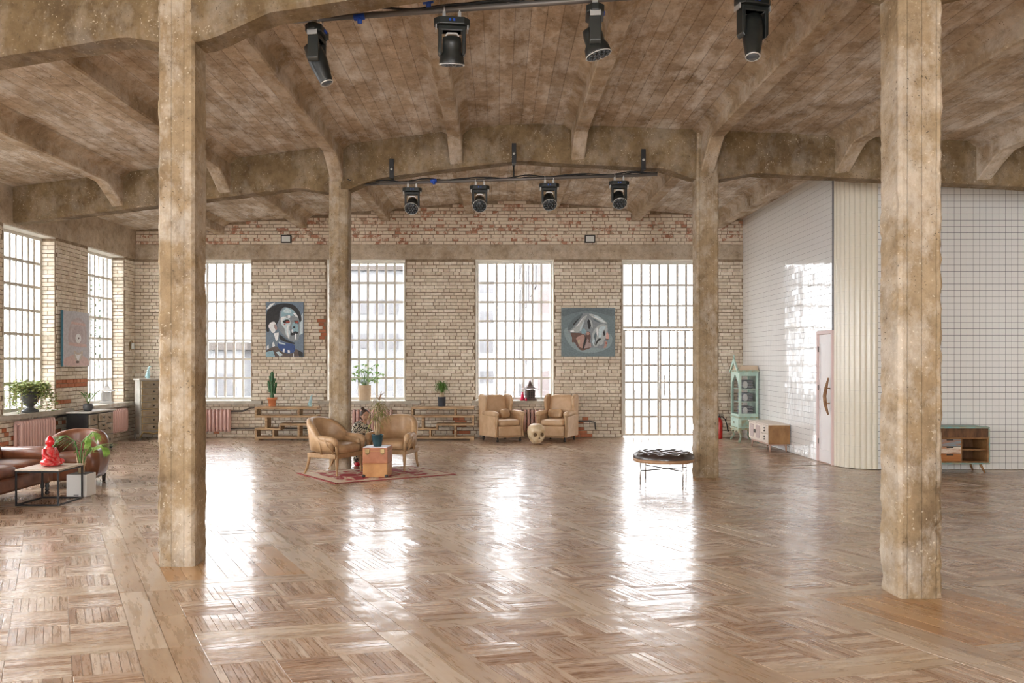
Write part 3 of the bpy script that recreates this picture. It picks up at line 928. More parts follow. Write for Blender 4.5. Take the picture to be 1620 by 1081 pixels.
MT['turquoise'] = mat('turquoise_edge', (.20,.48,.50), .5, (.36,.34,.22), 12)
MT['red_ext'] = mat('extinguisher_red', (.50,.02,.015), .3)
MT['rubber'] = mat('black_rubber', (.012,.012,.012), .6)
MT['door_white'] = mat('blush_white_door', (.76,.72,.71), .4, (.79,.76,.75), 3)
MT['door_pink'] = mat('pale_pink_door_trim', (.70,.55,.53), .5)
MT['driftwood'] = mat('driftwood', (.22,.105,.045), .7, (.36,.20,.10), 14, bump=.5)
MT['chest_black'] = mat('worn_black_chest', (.012,.012,.013), .45, (.03,.028,.026), 6)
MT['chest_gold'] = mat('silver_gilt_front', (.25,.20,.135), .4, (.40,.35,.27), 7, metal=.25, bump=.2)
MT['chest_top'] = mat('grey_chest_top', (.42,.39,.34), .5, (.52,.49,.44), 6)
MT['silver_side'] = mat('silvered_side', (.33,.31,.265), .4, (.46,.44,.39), 4, metal=.2)
MT['gold_edge'] = mat('gilt_edge', (.48,.36,.17), .4, metal=.6)
MT['buddha'] = mat('glossy_red_resin', (.62,.012,.018), .12, coat=.6)
MT['buddha_pat'] = mat('patterned_red_resin', (.62,.012,.018), .15, (.70,.16,.15), 28, coat=.4, detail=1)
MT['table_top'] = mat('pale_table_top', (.56,.47,.38), .35, (.66,.57,.48), 7, stretch=(.4,2,1))
MT['grey_metal'] = mat('light_body_grey', (.10,.10,.105), .5)
MT['lamp_face'] = mat('lamp_glass', (.62,.64,.62), .25)
MT['black'] = mat('black_plastic', (.012,.013,.012), .35, (.022,.024,.021), 5)
MT['lens'] = mat('lens_glass', (.10,.11,.12), .08, metal=.3)
MT['rim'] = mat('silver_rim', (.60,.60,.58), .3, metal=.6)
MT['blue'] = mat('blue_connector', (.012,.07,.42), .4)
MT['skin'] = mat('skin', (.52,.30,.20), .6)
MT['hair'] = mat('brown_hair', (.045,.024,.014), .6, (.08,.045,.028), 30, bump=.4, bscale=80)
MT['camo'] = None


def zigzag_camo():
    m, nt, p, nd, lk = newmat('black_and_cream_patterned_cloth')
    tc = nd.new('ShaderNodeTexCoord').outputs['Object']
    n = N(nd, 'ShaderNodeTexNoise', Scale=26, Detail=2, Distortion=1.2); lk.new(tc, n.inputs['Vector'])
    r = ramp(nd, [(.46, (.025,.024,.022)), (.50, (.62,.57,.45))]); lk.new(n.outputs['Fac'], r.inputs[0])
    lk.new(r.outputs[0], p.inputs['Base Color']); p.inputs['Roughness'].default_value = .9
    return m
MT['camo'] = zigzag_camo()
MT['boot'] = mat('red_boot', (.60,.02,.04), .4)

# ------------------------------------------------------------------ tan club armchairs on the rug
def tan_armchair(label, loc, rz):
    """faces local -y; origin on the floor"""
    t = thing('armchair', label, 'armchair', loc, rz, 'tan leather armchairs on the rug')
    # upholstered shell: U in plan, high at the back, sweeping down to the arms
    K = 28; rings = []
    for i in range(K + 1):
        s = -1 + 2*i/K
        a = s * R(118)
        px, py = .315*math.sin(a)*1.02, .05 + .30*math.cos(a)
        if abs(a) > R(90):
            px = math.copysign(.32, s); py = .05 - .30*math.sin(abs(a) - R(90))/math.sin(R(28))*1.0*(.9)
        d = Vector((px, py - .02)); nrm = Vector((px / .32, max(py - .05, 0) / .30 + 1e-4)).normalized()
        q = max(0, 1 - (abs(s) / .80)**2.6) if abs(s) < .80 else 0
        top = .530 + .305*q**.8
        lean = (top - .42) * .16 * max(0, math.cos(a))
        th = .052
        ring = []
        for (o_, z) in ((-th*.6, .36), (th*.55, .36), (th*.75, .36 + (top-.36)*.5), (th*1.0, top - .045), (th*.75, top - .012), (0, top), (-th*.8, top - .015), (-th*1.0, top - .05), (-th*.8, .36 + (top-.36)*.5)):
            l = lean * (z - .36) / max(top - .36, .01)
            ring.append((px + nrm.x*o_, py + nrm.y*o_ + l, z))
        rings.append(ring)
    m = MB(); m.rings(rings, 0, True)
    part('backrest', m, [MT['tan']], t)
    for s in (-1, 1):                                         # padded arm tops with rolled fronts
        m = MB(); m.tube([(s*.318, .08, .545), (s*.325, -.06, .535), (s*.325, -.19, .53), (s*.325, -.245, .515), (s*.322, -.262, .49), (s*.318, -.262, .44)], [.045,.05,.052,.05,.044,.03], 10)
        part('armrest', m, [MT['tan']], t)
        m = MB(); m.tube([(s*.318, -.268, .49), (s*.312, -.272, .46), (s*.30, -.268, .39), (s*.29, -.265, .31)], [.022,.028,.026,.03], 8)
        part('arm_post', m, [MT['chairwood']], t, bevel=0)
        m = MB(); m.cyl((s*.352, -.02, .31), (s*.352, .02, .56), .018, n=6); m.tube([(s*.35, -.25, .33), (s*.36, -.15, .43), (s*.365, -.10, .55)], .016, 6)
        part('side_strut', m, [MT['chairwood']], t)
    m = MB(); m.ell((0, -.03, .385), (.285, .275, .085), .35, .6, 24, 10); part('seat', m, [MT['tan']], t)
    m = MB(); m.b2(-.31, .31, -.285, -.245, .255, .325); m.b2(-.33, -.29, -.26, .27, .255, .325); m.b2(.29, .33, -.26, .27, .255, .325); m.b2(-.29, .29, .25, .29, .255, .325)
    part('seat_rail', m, [MT['chairwood']], t, bevel=.008)
    for s in (-1, 1):
        m = MB(); m.lathe([(.012,0),(.017,.01),(.014,.03),(.020,.12),(.027,.20),(.022,.215),(.030,.228),(.024,.24),(.030,.262)], (s*.285, -.255, 0), 12)
        part('leg', m, [MT['chairwood']], t)
        m = MB(); m.tube([(s*.285, .27, .30), (s*.285, .275, .20), (s*.285, .31, .09), (s*.285, .36, 0)], [.026,.024,.02,.017], 8)
        part('leg', m, [MT['chairwood']], t)
    return t
tan_armchair('tan leather armchair with oak legs turned side-on, child standing behind it', (-2.47, 12.40, .008), R(62))
tan_armchair('tan leather armchair with oak legs facing the viewer behind the trunk', (-1.67, 12.90, .008), R(-14))

# rug
m = MB()
c = [Vector(FP(*q)) for q in ((468, 749), (530, 766), (721, 751), (645, 738))]
mid = sum(c, Vector((0, 0))) / 4
o_ = [(p - mid) for p in c]
def quad(s, z): return [(p.x*s, p.y*s, z) for p in o_]
m.add(quad(1, 0) + quad(1, .008), [(3,2,1,0),(4,5,6,7),(0,1,5,4),(1,2,6,5),(2,3,7,6),(3,0,4,7)])
rug_mat, nt, p, nd, lk = newmat('red_and_cream_woven_rug')
tc = nd.new('ShaderNodeTexCoord').outputs['Object']
n1 = N(nd, 'ShaderNodeTexNoise', Scale=4.2, Detail=3, Distortion=.7); lk.new(tc, n1.inputs['Vector'])
r1 = ramp(nd, [(.46, (.30,.025,.03)), (.5, (.56,.42,.30)), (.58, (.62,.50,.38)), (.62, (.36,.05,.045))]); lk.new(n1.outputs['Fac'], r1.inputs[0])
lk.new(r1.outputs[0], p.inputs['Base Color']); p.inputs['Roughness'].default_value = .95
rug_cream = mat('rug_cream_border', (.58,.44,.31), .95, (.66,.54,.41), 30)
rug_red = mat('rug_red_edge', (.22,.018,.022), .95, (.30,.03,.03), 30)
rug = thing('rug', 'red and cream patterned rug under the tan armchairs and trunk', 'rug', (mid.x, mid.y, .001))
part('edge_binding', m, [rug_red], rug)
m = MB(); m.add(quad(.965, .0086), [(0,1,2,3)]); part('border', m, [rug_cream], rug)
m = MB(); m.add(quad(.80, .0090), [(0,1,2,3)]); part('centre_field', m, [rug_mat], rug)

# trunk used as a table
t = thing('trunk', 'copper brown travel trunk standing on end as a plant table', 'trunk', (-1.79, 12.07, .010), R(-3))
m = MB(); m.b2(-.183, .183, -.185, .185, .20, .43); part('body', m, [MT['trunk']], t, bevel=.012)
m = MB(); m.b2(-.180, .180, -.182, .182, .0, .20); part('lower_body', m, [MT['trunk_low']], t, bevel=.012)
m = MB(); m.b2(-.186, .186, -.188, .188, .375, .382); m.b2(-.186, .186, -.188, .188, .197, .203); part('seam_strip', m, [MT['trunk_low']], t)
for s in (-1, 1):
    m = MB(); m.prism([(s*.11-.035, .42), (s*.11+.035, .42), (s*.11+.03, .35), (s*.11, .325), (s*.11-.03, .35)], -.197, -.185, 'y'); m.cyl((s*.11-.02, -.2, .345), (s*.11+.02, -.2, .345), .008, n=8)
    part('latch', m, [MT['brass']], t, bevel=.003)
    m = MB(); m.ell((s*.165, -.172, .02), (.028, .026, .026)); part('corner_cap', m, [MT['dark']], t)
m = MB(); m.b2(-.175, .175, -.175, .175, .430, .436); part('paper_cover', m, [MT['paper']], t)

def pot(m, prof, n=20, mat_=0): m.lathe(prof, (0, 0, 0), n, mat_)
def blade(m, p0, p1, sag, w, mat_=0, seg=5):
    """a curved strap leaf from p0 to p1 with droop"""
    p0, p1 = Vector(p0), Vector(p1)
    d = p1 - p0
    side = Vector((-d.y, d.x, 0))
    side = side.normalized() if side.length > 1e-5 else Vector((1, 0, 0))
    v = []
    for i in range(seg + 1):
        s = i / seg
        c_ = p0 + d*s + Vector((0, 0, sag*4*s*(1-s)))
        ww = w * (math.sin(math.pi*min(.97, .12 + .85*s)))
        v += [c_ - side*ww/2, c_ + side*ww/2 + Vector((0, 0, .001))]
    m.add(v, [(2*i, 2*i+1, 2*i+3, 2*i+2) for i in range(seg)], mat_, True)

# dracaena in teal pot on the trunk
rng = random.Random(3)
t = thing('potted_dracaena', 'straggly yellowing dracaena in a dark teal pot on the trunk', 'potted plant', (-1.79, 12.06, .4465))
m = MB(); pot(m, [(.052,0),(.062,.01),(.078,.10),(.082,.155),(.088,.16),(.088,.172),(.078,.172),(.076,.15)], 20); part('pot', m, [MT['teal_pot']], t)
m = MB(); m.lathe([(.076,.145),(.001,.150)], n=16); part('soil', m, [MT['soil']], t)
tips = []
for (bx, by, tx, ty, tz) in ((-.02, 0, -.045, .0, .45), (.02, .01, .06, .0, .52), (0, -.02, .02, -.03, .62)):
    m = MB(); m.tube([(bx, by, .14), ((bx+tx)/2 - .01, (by+ty)/2, .14 + (tz-.14)*.5), (tx, ty, tz)], [.013,.011,.009], 8); part('stem', m, [MT['stem']], t); tips.append((tx, ty, tz))
for k, (x, y, z) in enumerate(tips):
    m = MB()
    for i in range(46):
        a = rng.random()*6.28; L = .10 + rng.random()*.13
        zz = z - rng.random()*.10
        blade(m, (x, y, zz), (x + L*math.cos(a), y + L*math.sin(a), zz - L*.9*rng.random() + .02), .06, .013, 0 if rng.random() < .75 else 1)
    part('leaf_cluster', m, [MT['leaf_yellow'], MT['leaf_dry']], t)
m = MB()
for i in range(26):
    a = rng.random()*6.28; L = .10 + rng.random()*.12
    blade(m, (.03, 0, .66 + rng.random()*.05), (.03 + L*math.cos(a), L*math.sin(a), .62 + rng.random()*.2), .04, .009, 1)
part('leaf_cluster', m, [MT['leaf_yellow'], MT['leaf_dry']], t)

# ------------------------------------------------------------------ child
t = thing('person', 'small child in black and cream patterned suit and red boots behind the tan armchair', 'person', (-2.215, 13.32, 0), R(22))
def body_parts(m, inflate=0.0, torso=True, arms=True, legs=True, head=True):
    e = inflate
    if legs:
        for s in (-1, 1):
            m.tube([(s*.050 - .075, .0, .40), (s*.055 - .05, -.02, .24), (s*.06 - .04, 0, .03)], [.066+e, .050+e, .036+e], 12)
    if torso:
        m.tube([(-.075, 0, .36), (-.085, 0, .44), (-.075, 0, .55), (-.04, -.01, .65), (.0, -.02, .705)], [.095+e, .105+e, .110+e, .098+e, .045+e], 14)
    if arms:
        m.tube([(.035, -.04, .655), (.09, -.08, .575), (.15, -.10, .535)], [.036+e, .032+e, .024+e], 10)
        m.tube([(-.125, -.03, .64), (-.155, -.09, .53), (-.07, -.14, .47)], [.036+e, .032+e, .024+e], 10)
    if head:
        m.tube([(.015, -.02, .66), (.028, -.03, .74)], [.030, .030], 10)
        m.ell((.035, -.04, .815), (.070, .078, .085))
        m.ell((.045, -.105, .79), (.045, .03, .038)); m.ell((.062, -.118, .81), (.010, .013, .014))
        for s in (-1, 1): m.ell((.035 + s*.070, -.03, .81), (.010, .018, .024))
m = MB(); body_parts(m)
for (hx, hy, hz, dx) in ((.165, -.105, .527, 1), (-.055, -.15, .465, .4)):
    m.ell((hx, hy, hz), (.026, .020, .012))
    for i in range(4): m.tube([(hx + .012*dx, hy - .012 + .008*i, hz), (hx + .034*dx, hy - .014 + .009*i, hz - .002), (hx + (.046 - abs(i-1.3)*.004)*dx, hy - .015 + .010*i, hz - .012)], [.006,.006,.005], 6)
    m.tube([(hx, hy - .014, hz), (hx + .012*dx, hy - .030, hz + .004), (hx + .026*dx, hy - .034, hz)], [.007,.006,.005], 6)
o = part('body', m, [MT['skin']], t); remesh(o, .007, 3)
m = MB(); body_parts(m, .012, True, True, False, False); o = part('jacket', m, [MT['camo']], t); remesh(o, .009, 4)
m = MB(); body_parts(m, .012, False, False, True, False); m.ell((-.075, 0, .40), (.11, .09, .07)); o = part('trousers', m, [MT['camo']], t); remesh(o, .009, 3)
for s in (-1, 1):
    m = MB(); m.tube([(s*.06 - .04, 0, .15), (s*.06 - .04, 0, .05)], [.052, .048], 12); m.ell((s*.06 - .04, -.035, .034), (.044, .085, .034), .8)
    part('boot', m, [MT['boot']], t)
m = MB(); m.ell((.03, -.022, .838), (.079, .082, .076)); m.ell((.02, .03, .80), (.07, .05, .07)); m.ell((.0, .0, .925), (.03, .03, .025))
part('hair', m, [MT['hair']], t)
for s in (-1, 1):
    m = MB(); m.ell((.042 + s*.026, -.112, .825), (.009, .005, .006)); part('eye', m, [MT['rubber']], t)
m = MB(); m.ell((.052, -.134, .775), (.016, .004, .004)); part('mouth', m, [mat('lips', (.40,.13,.10), .5)], t)

# ------------------------------------------------------------------ zigzag shelves
def zig_shelf(label, x0):
    t = thing('shelf', label, 'shelf', (x0, 17.72, 0), 0, 'stepped wooden shelves against the brick wall')
    D = .34
    # plan units: 440 wide = 1.34 m, z from the picture of the shelf
    k = 1.34 / 440
    def zz(q): return (705 - q) * k
    bars = [('top_board', 0, 440, 487, 470), ('board', 0, 440, 545, 530), ('board', 175, 440, 602, 587), ('board', 0, 183, 634, 619), ('bottom_board', 0, 440, 694, 679)]
    for nm, a, b, lo, hi in bars:
        m = MB(); m.b2(a*k, b*k, -D/2, D/2, zz(lo), zz(hi)); part(nm, m, [MT['shelfwood']], t, bevel=.004)
    for a, b, lo, hi in ((0, 14, 530, 487), (426, 440, 587, 545), (172, 184, 619, 602), (0, 14, 679, 634), (300, 315, 530, 487), (72, 88, 619, 545), (125, 138, 679, 634), (300, 315, 679, 602)):
        m = MB(); m.b2(a*k, b*k, -D/2 + .01, D/2 - .01, zz(lo), zz(hi)); part('upright', m, [MT['shelfwood']], t, bevel=.003)
    for a, b in ((0, 30), (410, 440)):
        m = MB(); m.b2(a*k, b*k, -D/2, D/2, 0, zz(694)); part('foot', m, [MT['shelfwood']], t, bevel=.003)
    return t, zz(470)
_, SHZ = zig_shelf('stepped wooden shelf holding the cactus', -5.23)
zig_shelf('stepped wooden shelf holding the bushy plant in a slate pot', -1.88)

# cactus
t = thing('potted_cactus', 'tall dark green cactus in a terracotta pot on the stepped shelf', 'potted plant', (PX(430.5, 17.72), 17.72, SHZ))
m = MB(); pot(m, [(.068,0),(.072,.005),(.092,.15),(.104,.15),(.106,.192),(.094,.192),(.09,.165)], 22); part('pot', m, [MT['terracotta']], t)
m = MB(); m.lathe([(.09,.165),(.001,.17)], n=16); part('soil', m, [MT['soil']], t)
def rib_stem(m, base, L, r, lean=(0, 0)):
    rings = []
    for i in range(13):
        s = i/12; rr = r*(1 if s < .8 else math.sqrt(max(0.02, 1 - ((s-.8)/.2)**2)))*(.9 + .14*math.sin(s*22))
        rings.append([(base[0] + lean[0]*s + rr*(1 if j % 2 == 0 else .62)*math.cos(j*math.pi/5), base[1] + lean[1]*s + rr*(1 if j % 2 == 0 else .62)*math.sin(j*math.pi/5), base[2] + L*s) for j in range(10)])
    m.rings(rings, 0, True, False, False)
for args in (((0,0,.16), .60, .042), ((-.045,0,.30), .26, .030, (-.035, 0)), ((.045,.01,.27), .25, .030, (.04, 0)), ((.0,-.03,.33), .22, .026, (.0,-.03)), ((.03,.0,.46), .15, .022, (.03,0)), ((-.02,0,.50), .16, .022, (-.035,0))):
    m = MB(); rib_stem(m, *args); part('cactus_stem', m, [MT['cactus']], t)

def bird(label, loc, s=1.0, rz=0):
    t = thing('figurine', label, 'figurine', loc, rz)
    m = MB(); m.tube([(0,0,.012*s), (0,0,.05*s), (.004*s,0,.12*s), (.010*s,0,.18*s), (.018*s,0,.225*s), (.028*s,0,.25*s)], [.030*s,.040*s,.038*s,.026*s,.017*s,.012*s], 12)
    m.tube([(.022*s,0,.245*s), (.048*s,0,.252*s), (.066*s,0,.246*s)], [.014*s,.008*s,.003*s], 8)
    o = part('body', m, [MT['pale_blue']], t)
    m = MB(); m.tube([(-.03*s,0,.09*s), (-.05*s,0,.03*s), (-.062*s,0,.01*s)], [.018*s,.012*s,.005*s], 8); part('tail', m, [MT['pale_blue']], t)
    m = MB(); m.ell((0,0,.008*s), (.045*s,.035*s,.010*s)); part('base', m, [MT['pale_blue']], t)
    for q in (-1, 1):
        m = MB(); m.ell((-.004*s, q*.036*s, .11*s), (.02*s,.008*s,.05*s)); part('wing', m, [MT['pale_blue']], t)
    return t
bird('pale blue glass bird on the stepped shelf beside the cactus', (PX(491, 17.68), 17.68, SHZ), .95)

# bushy plant in slate pot
t = thing('potted_palm', 'bushy green ponytail plant in a slate pot on the stepped shelf', 'potted plant', (PX(699, 17.72), 17.72, SHZ))
m = MB(); pot(m, [(.076,0),(.080,.006),(.084,.20),(.088,.206),(.080,.206),(.078,.18)], 20); part('pot', m, [MT['slate_pot']], t)
m = MB(); m.lathe([(.05,.17),(.062,.20),(.058,.25),(.035,.30),(.012,.31)], n=14); part('bulb', m, [MT['stem']], t)
m = MB()
for i in range(120):
    a = rng.random()*6.28; L = .10 + rng.random()*.12; b_ = rng.random()
    blade(m, (.015*math.cos(a), .015*math.sin(a), .29), (L*math.cos(a), L*math.sin(a), .29 + .22*b_ - .05), .10 + .08*rng.random(), .016)
part('foliage', m, [MT['leaf']], t)

# leafy plant in beige pot on the sill
t = thing('potted_schefflera', 'leafy bright green plant in a tall beige pot on the window sill', 'potted plant', (PX(577.5, 18.33), 18.33, .817))
m = MB(); m.lathe([(.125,0),(.130,.01),(.136,.33),(.136,.34),(.12,.34),(.118,.30)], n=22); part('pot', m, [MT['beige_pot']], t)
m = MB(); m.lathe([(.118,.30),(.001,.305)], n=16); part('soil', m, [MT['soil']], t)
for k in range(22):
    a = k*2.4; L = .12 + .24*rng.random(); h = .08 + .40*rng.random()
    e = Vector((L*math.cos(a)*1.1, L*math.sin(a)*.55 - .02, .32 + h))
    m = MB(); m.tube([(0,0,.30), (e.x*.4, e.y*.4, .30 + h*.7), tuple(e)], [.006,.004,.003], 5, 1)
    for i in range(11):
        b_ = rng.random()*6.28; q_ = .08 + .06*rng.random()
        blade(m, e, e + Vector((q_*math.cos(b_), q_*.7*math.sin(b_), -.07*rng.random())), .02, .040, 0, 3)
    part('branch', m, [MT['leaf_bright'], MT['leaf']], t)

# ------------------------------------------------------------------ wing chairs, cushions, skull stool
def wing_chair(label, loc, rz):
    t = thing('wing_chair', label, 'armchair', loc, rz, 'pale tan wing chairs under the window')
    m = MB(); m.ell((0, -.06, .40), (.265, .33, .075), .3, .5, 24, 10); part('seat_cushion', m, [MT['tan_pale']], t)
    m = MB(); m.b2(-.275, .275, -.37, .30, .09, .335); part('seat_base', m, [MT['tan_pale']], t, bevel=.02)
    m = MB(); m.tube([(-.28, -.372, .125), (.28, -.372, .125)], .010, 8); part('nail_trim', m, [MT['chairwood']], t)
    # back: slightly reclined slab
    m = MB(); M = Matrix.Rotation(R(-9), 3, 'X')
    m.ell((0, .31, .62), (.285, .085, .35), .35, .35, 20, 12, 0, M); part('backrest', m, [MT['tan_pale']], t)
    for s in (-1, 1):
        # wing: a flat scroll-edged panel
        prof = [(.37, .34), (.42, .94), (.36, .985), (.24, .985), (.13, .96), (.075, .88), (.085, .76), (.12, .66), (.10, .56), (.10, .34)]
        m = MB(); m.prism(prof, s*.275, s*.345, 'x'); part('wing', m, [MT['tan_pale']], t, bevel=.028)
        m = MB(); m.tube([(s*.31, .20, .585), (s*.315, .0, .590), (s*.318, -.25, .588), (s*.318, -.34, .578), (s*.316, -.375, .555)], [.05,.058,.062,.062,.045], 12); part('armrest', m, [MT['tan_pale']], t)
        m = MB(); m.prism([(.36, .10), (.38, .55), (-.30, .56), (-.345, .52), (-.325, .42), (-.30, .30), (-.345, .10)], s*.275, s*.350, 'x'); part('side_panel', m, [MT['tan_pale']], t, bevel=.018)
        m = MB(); m.tube([(s*.315, -.372, .56), (s*.312, -.355, .45), (s*.312, -.33, .32), (s*.315, -.362, .11)], [.030,.026,.024,.028], 8); part('arm_front', m, [MT['tan']], t)
        for y in (-.31, .29):
            m = MB()
            if y < 0:
                m.ell((s*.275, y, .028), (.030, .030, .028)); m.cyl((s*.275, y, .04), (s*.275, y, .10), .016, n=8)
            else: m.tube([(s*.27, y, .10), (s*.27, y + .02, 0)], [.028,.022], 8)
            part('caster' if y < 0 else 'leg', m, [MT['dark']], t)
    return t
w1 = wing_chair('pale tan wing chair beside the second stepped shelf, turned inward', (.045, 17.50, 0), R(30))
w2 = wing_chair('pale tan wing chair under the double-headed painting, turned inward', (1.235, 17.50, 0), R(-24))
def cushion(label, loc, rz, lean):
    o = thing('cushion', label, 'cushion', loc, rz)
    m = MB(); m.ell((0, 0, .10), (.17, .05, .10), .45, .6, 20, 10, 0, Matrix.Rotation(lean, 3, 'X')); part('cover', m, [MT['tan']], o)
cushion('small tan cushion in the wing chair by the shelf', (.12, 17.52, .475), R(62), R(-14))
cushion('small tan cushion in the wing chair under the double-headed painting', (1.20, 17.60, .475), R(-30), R(-14))

t = thing('skull_stool', 'carved bone coloured skull stool between the wing chairs', 'stool', (PX(848.5, 16.72), 16.76, 0), R(20))
m = MB(); nu, nv = 40, 30; vsx = []
for i in range(nv + 1):
    ph = -math.pi/2 + math.pi*i/nv
    for j in range(nu):
        th = 2*math.pi*j/nu
        x, y, z = math.cos(ph)*math.cos(th), math.cos(ph)*math.sin(th), math.sin(ph)
        pw = lambda a, q: math.copysign(abs(a)**q, a)
        X, Y, Z = .172*pw(x, .8), .19*pw(y, .85), .212*pw(z, .62)
        low = max(0, -Z/.212 - .1)
        X *= 1 - .38*low; 
        if Y > 0: Y *= 1 - .5*low
        if Y < 0:
            for (ex, ez, r_, dp) in ((-.072, -.01, .048, .085), (.072, -.01, .048, .085), (0, -.075, .026, .05)):
                d = ((X - ex)**2 + (Z - ez)**2) / r_**2
                Y += dp * math.exp(-d*d*.9)
            if Z < -.12: Y += .008*math.cos(X*220)
            if -.17 < Z < -.15 and abs(X) < .09: Y += .014
        d = ((Y + .02)**2 + (Z + .12)**2) / .05**2
        X -= math.copysign(.045*math.exp(-d*d), X)
        vsx.append((X, Y, Z + .212))
fs = [(i*nu+j, i*nu+(j+1) % nu, (i+1)*nu+(j+1) % nu, (i+1)*nu+j) for i in range(nv) for j in range(nu)]
m.add(vsx, fs, 0, True); part('skull', m, [MT['bone']], t, sub=1)
for s in (-1, 1):
    m = MB(); m.ell((s*.072, -.120, .204), (.044, .034, .044)); part('eye_socket', m, [MT['bone_dark']], t)
m = MB(); m.prism([(-.020, .118), (.020, .118), (0, .165)], -.172, -.125, 'y'); part('nose_hole', m, [MT['bone_dark']], t)

# ------------------------------------------------------------------ tufted round bench
t = thing('ottoman', 'round dark leather tufted bench on thin steel legs by the column', 'bench', (2.30, 11.50, 0))
m = MB(); NR_, NA = 26, 64; Rb = .42; v = []
for i in range(NR_ + 1):
    r_ = Rb * i / NR_
    for j in range(NA):
        a = 2*math.pi*j/NA; x, y = r_*math.cos(a), r_*math.sin(a)
        u, w = (x + y) / .105, (x - y) / .105
        puff = abs(math.sin(u*math.pi*.5)*1) * abs(math.sin(w*math.pi*.5)*1)
        edge = max(0, (r_/Rb - .86) / .14)
        z = .385 + .030 * puff**.6 * (1 - edge) + .022*(1 - edge**2)
        v.append((x, y, z))
f = [(i*NA+j, i*NA+(j+1) % NA, (i+1)*NA+(j+1) % NA, (i+1)*NA+j) for i in range(1, NR_) for j in range(NA)]
f += [(0, NA+j, NA+(j+1) % NA) for j in range(NA)]
b = len(v)
for z in (.345,):
    for j in range(NA):
        a = 2*math.pi*j/NA; v.append((Rb*1.005*math.cos(a), Rb*1.005*math.sin(a), z))
f += [(NR_*NA+j, NR_*NA+(j+1) % NA, b+(j+1) % NA, b+j) for j in range(NA)]
m.add(v, f, 0, True); part('tufted_seat', m, [MT['tuft']], t)
m = MB(); m.lathe([(.30,.298),(.418,.298),(.423,.302),(.423,.345),(.30,.345)], n=48); part('seat_band', m, [MT['benchwood']], t)
lp = []
for k in range(4):
    a = R(28 + 90*k); x, y = .405*math.cos(a), .405*math.sin(a); lp.append((x, y))
    m = MB(); m.cyl((x, y, 0), (x, y, .335), .009, n=8); part('leg', m, [MT['chrome']], t)
for k in (0, 1):
    m = MB(); a, b_ = lp[k], lp[k+2]; d = Vector((b_[0]-a[0], b_[1]-a[1]))
    m.box((0, 0, .185 + k*.012), (d.length, .022, .012), math.atan2(d.y, d.x)); part('stretcher', m, [MT['grey_metal'] if 0 else MT['pipe']], t)

# ------------------------------------------------------------------ mint display cabinet (front faces -x)
t = thing('display_cabinet', 'distressed mint vitrine cabinet with pointed crest in the tiled corner', 'cabinet', (5.185, 17.39, 0), R(-90))
# local: front = -y (world -x), width along x 0.62, depth 0.40
W, D = .31, .20
for x in (-W + .04, W - .04):
    for y in (-D + .04, D - .04):
        m = MB(); m.tube([(x*1.10, y*1.2, .0), (x*1.12, y*1.22, .03), (x*.95, y*.92, .11), (x*1.06, y*1.10, .22), (x, y, .28)], [.030,.022,.018,.028,.032], 8); part('leg', m, [MT['mint_worn']], t)
m = MB(); m.b2(-W - .015, W + .015, -D - .015, D + .015, .26, .30); m.prism([(-W, .26), (W, .26), (W - .06, .20), (.10, .235), (0, .20), (-.10, .235), (-W + .06, .20)], -D, -D + .02, 'y'); part('base_apron', m, [MT['mint_worn']], t, bevel=.004)
m = MB(); m.b2(-W, W, -D, D, .30, .50); part('lower_body', m, [MT['mint']], t, bevel=.006)
dr = MB(); dr.b2(-W + .03, W - .03, -D - .012, -D, .325, .475); o = part('drawer', dr, [MT['mint']], t, bevel=.004)
q = MB(); q.ell((0, -D - .025, .40), (.014, .014, .014)); part('knob', q, [MT['brass']], o)
m = MB(); m.b2(W, W + .010, -D + .05, D - .05, .33, .47); part('side_panel', m, [MT['mint_worn']], t, bevel=.004)
m = MB(); m.b2(-W - .012, W + .012, -D - .012, D + .012, .50, .53); part('waist_moulding', m, [MT['mint_worn']], t, bevel=.006)
m = MB()
for x in (-W, W - .05):
    for y in (-D, D - .05): m.b2(x, x + .05, y, y + .05, .53, 1.46)
for s in (0, 1):
    x0, x1 = (-W, -W + .05) if s == 0 else (W - .05, W)
    m.b2(x0, x1, -D + .05, D - .05, .53, .60); m.b2(x0, x1, -D + .05, D - .05, 1.38, 1.46)
m.b2(-W + .05, W - .05, D - .02, D, .53, 1.46)
m.b2(-W + .05, W - .05, -D, -D + .05, .53, .58)
part('upper_frame', m, [MT['mint']], t, bevel=.005)
m = MB()   # pointed arch over the front glass
m.prism([(-W + .05, 1.10), (-W + .05, 1.46), (W - .05, 1.46), (W - .05, 1.10), (W - .09, 1.24), (0, 1.42), (-W + .09, 1.24)], -D, -D + .035, 'y'); part('front_arch', m, [MT['mint']], t)
for x in (-W + .02, W - .025):
    m = MB(); m.b2(x, x + .005, -D + .045, D - .045, .60, 1.38); part('pane', m, [MT['glass_clear']], t)
m = MB(); m.b2(-W + .045, W - .045, -D + .02, -D + .025, .57, 1.40); part('pane', m, [MT['glass_clear']], t)
for z in (.55, .83, 1.10):
    m = MB(); m.b2(-W + .03, W - .03, -D + .045, D - .02, z, z + .018); part('shelf_board', m, [MT['mint']], t)
m = MB(); m.b2(-W - .02, W + .02, -D - .02, D + .02, 1.46, 1.50); part('cornice', m, [MT['mint_worn']], t, bevel=.006)
m = MB(); m.add([(-W-.01,-D-.01,1.50),(W+.01,-D-.01,1.50),(W+.01,D,1.50),(-W-.01,D,1.50),(-W+.05,-D+.05,1.60),(W-.05,-D+.05,1.60),(W-.05,D,1.60),(-W+.05,D,1.60)], [(3,2,1,0),(4,5,6,7),(0,1,5,4),(1,2,6,5),(2,3,7,6),(3,0,4,7)]); part('roof_cap', m, [MT['cream_top']], t, bevel=.006)
m = MB()
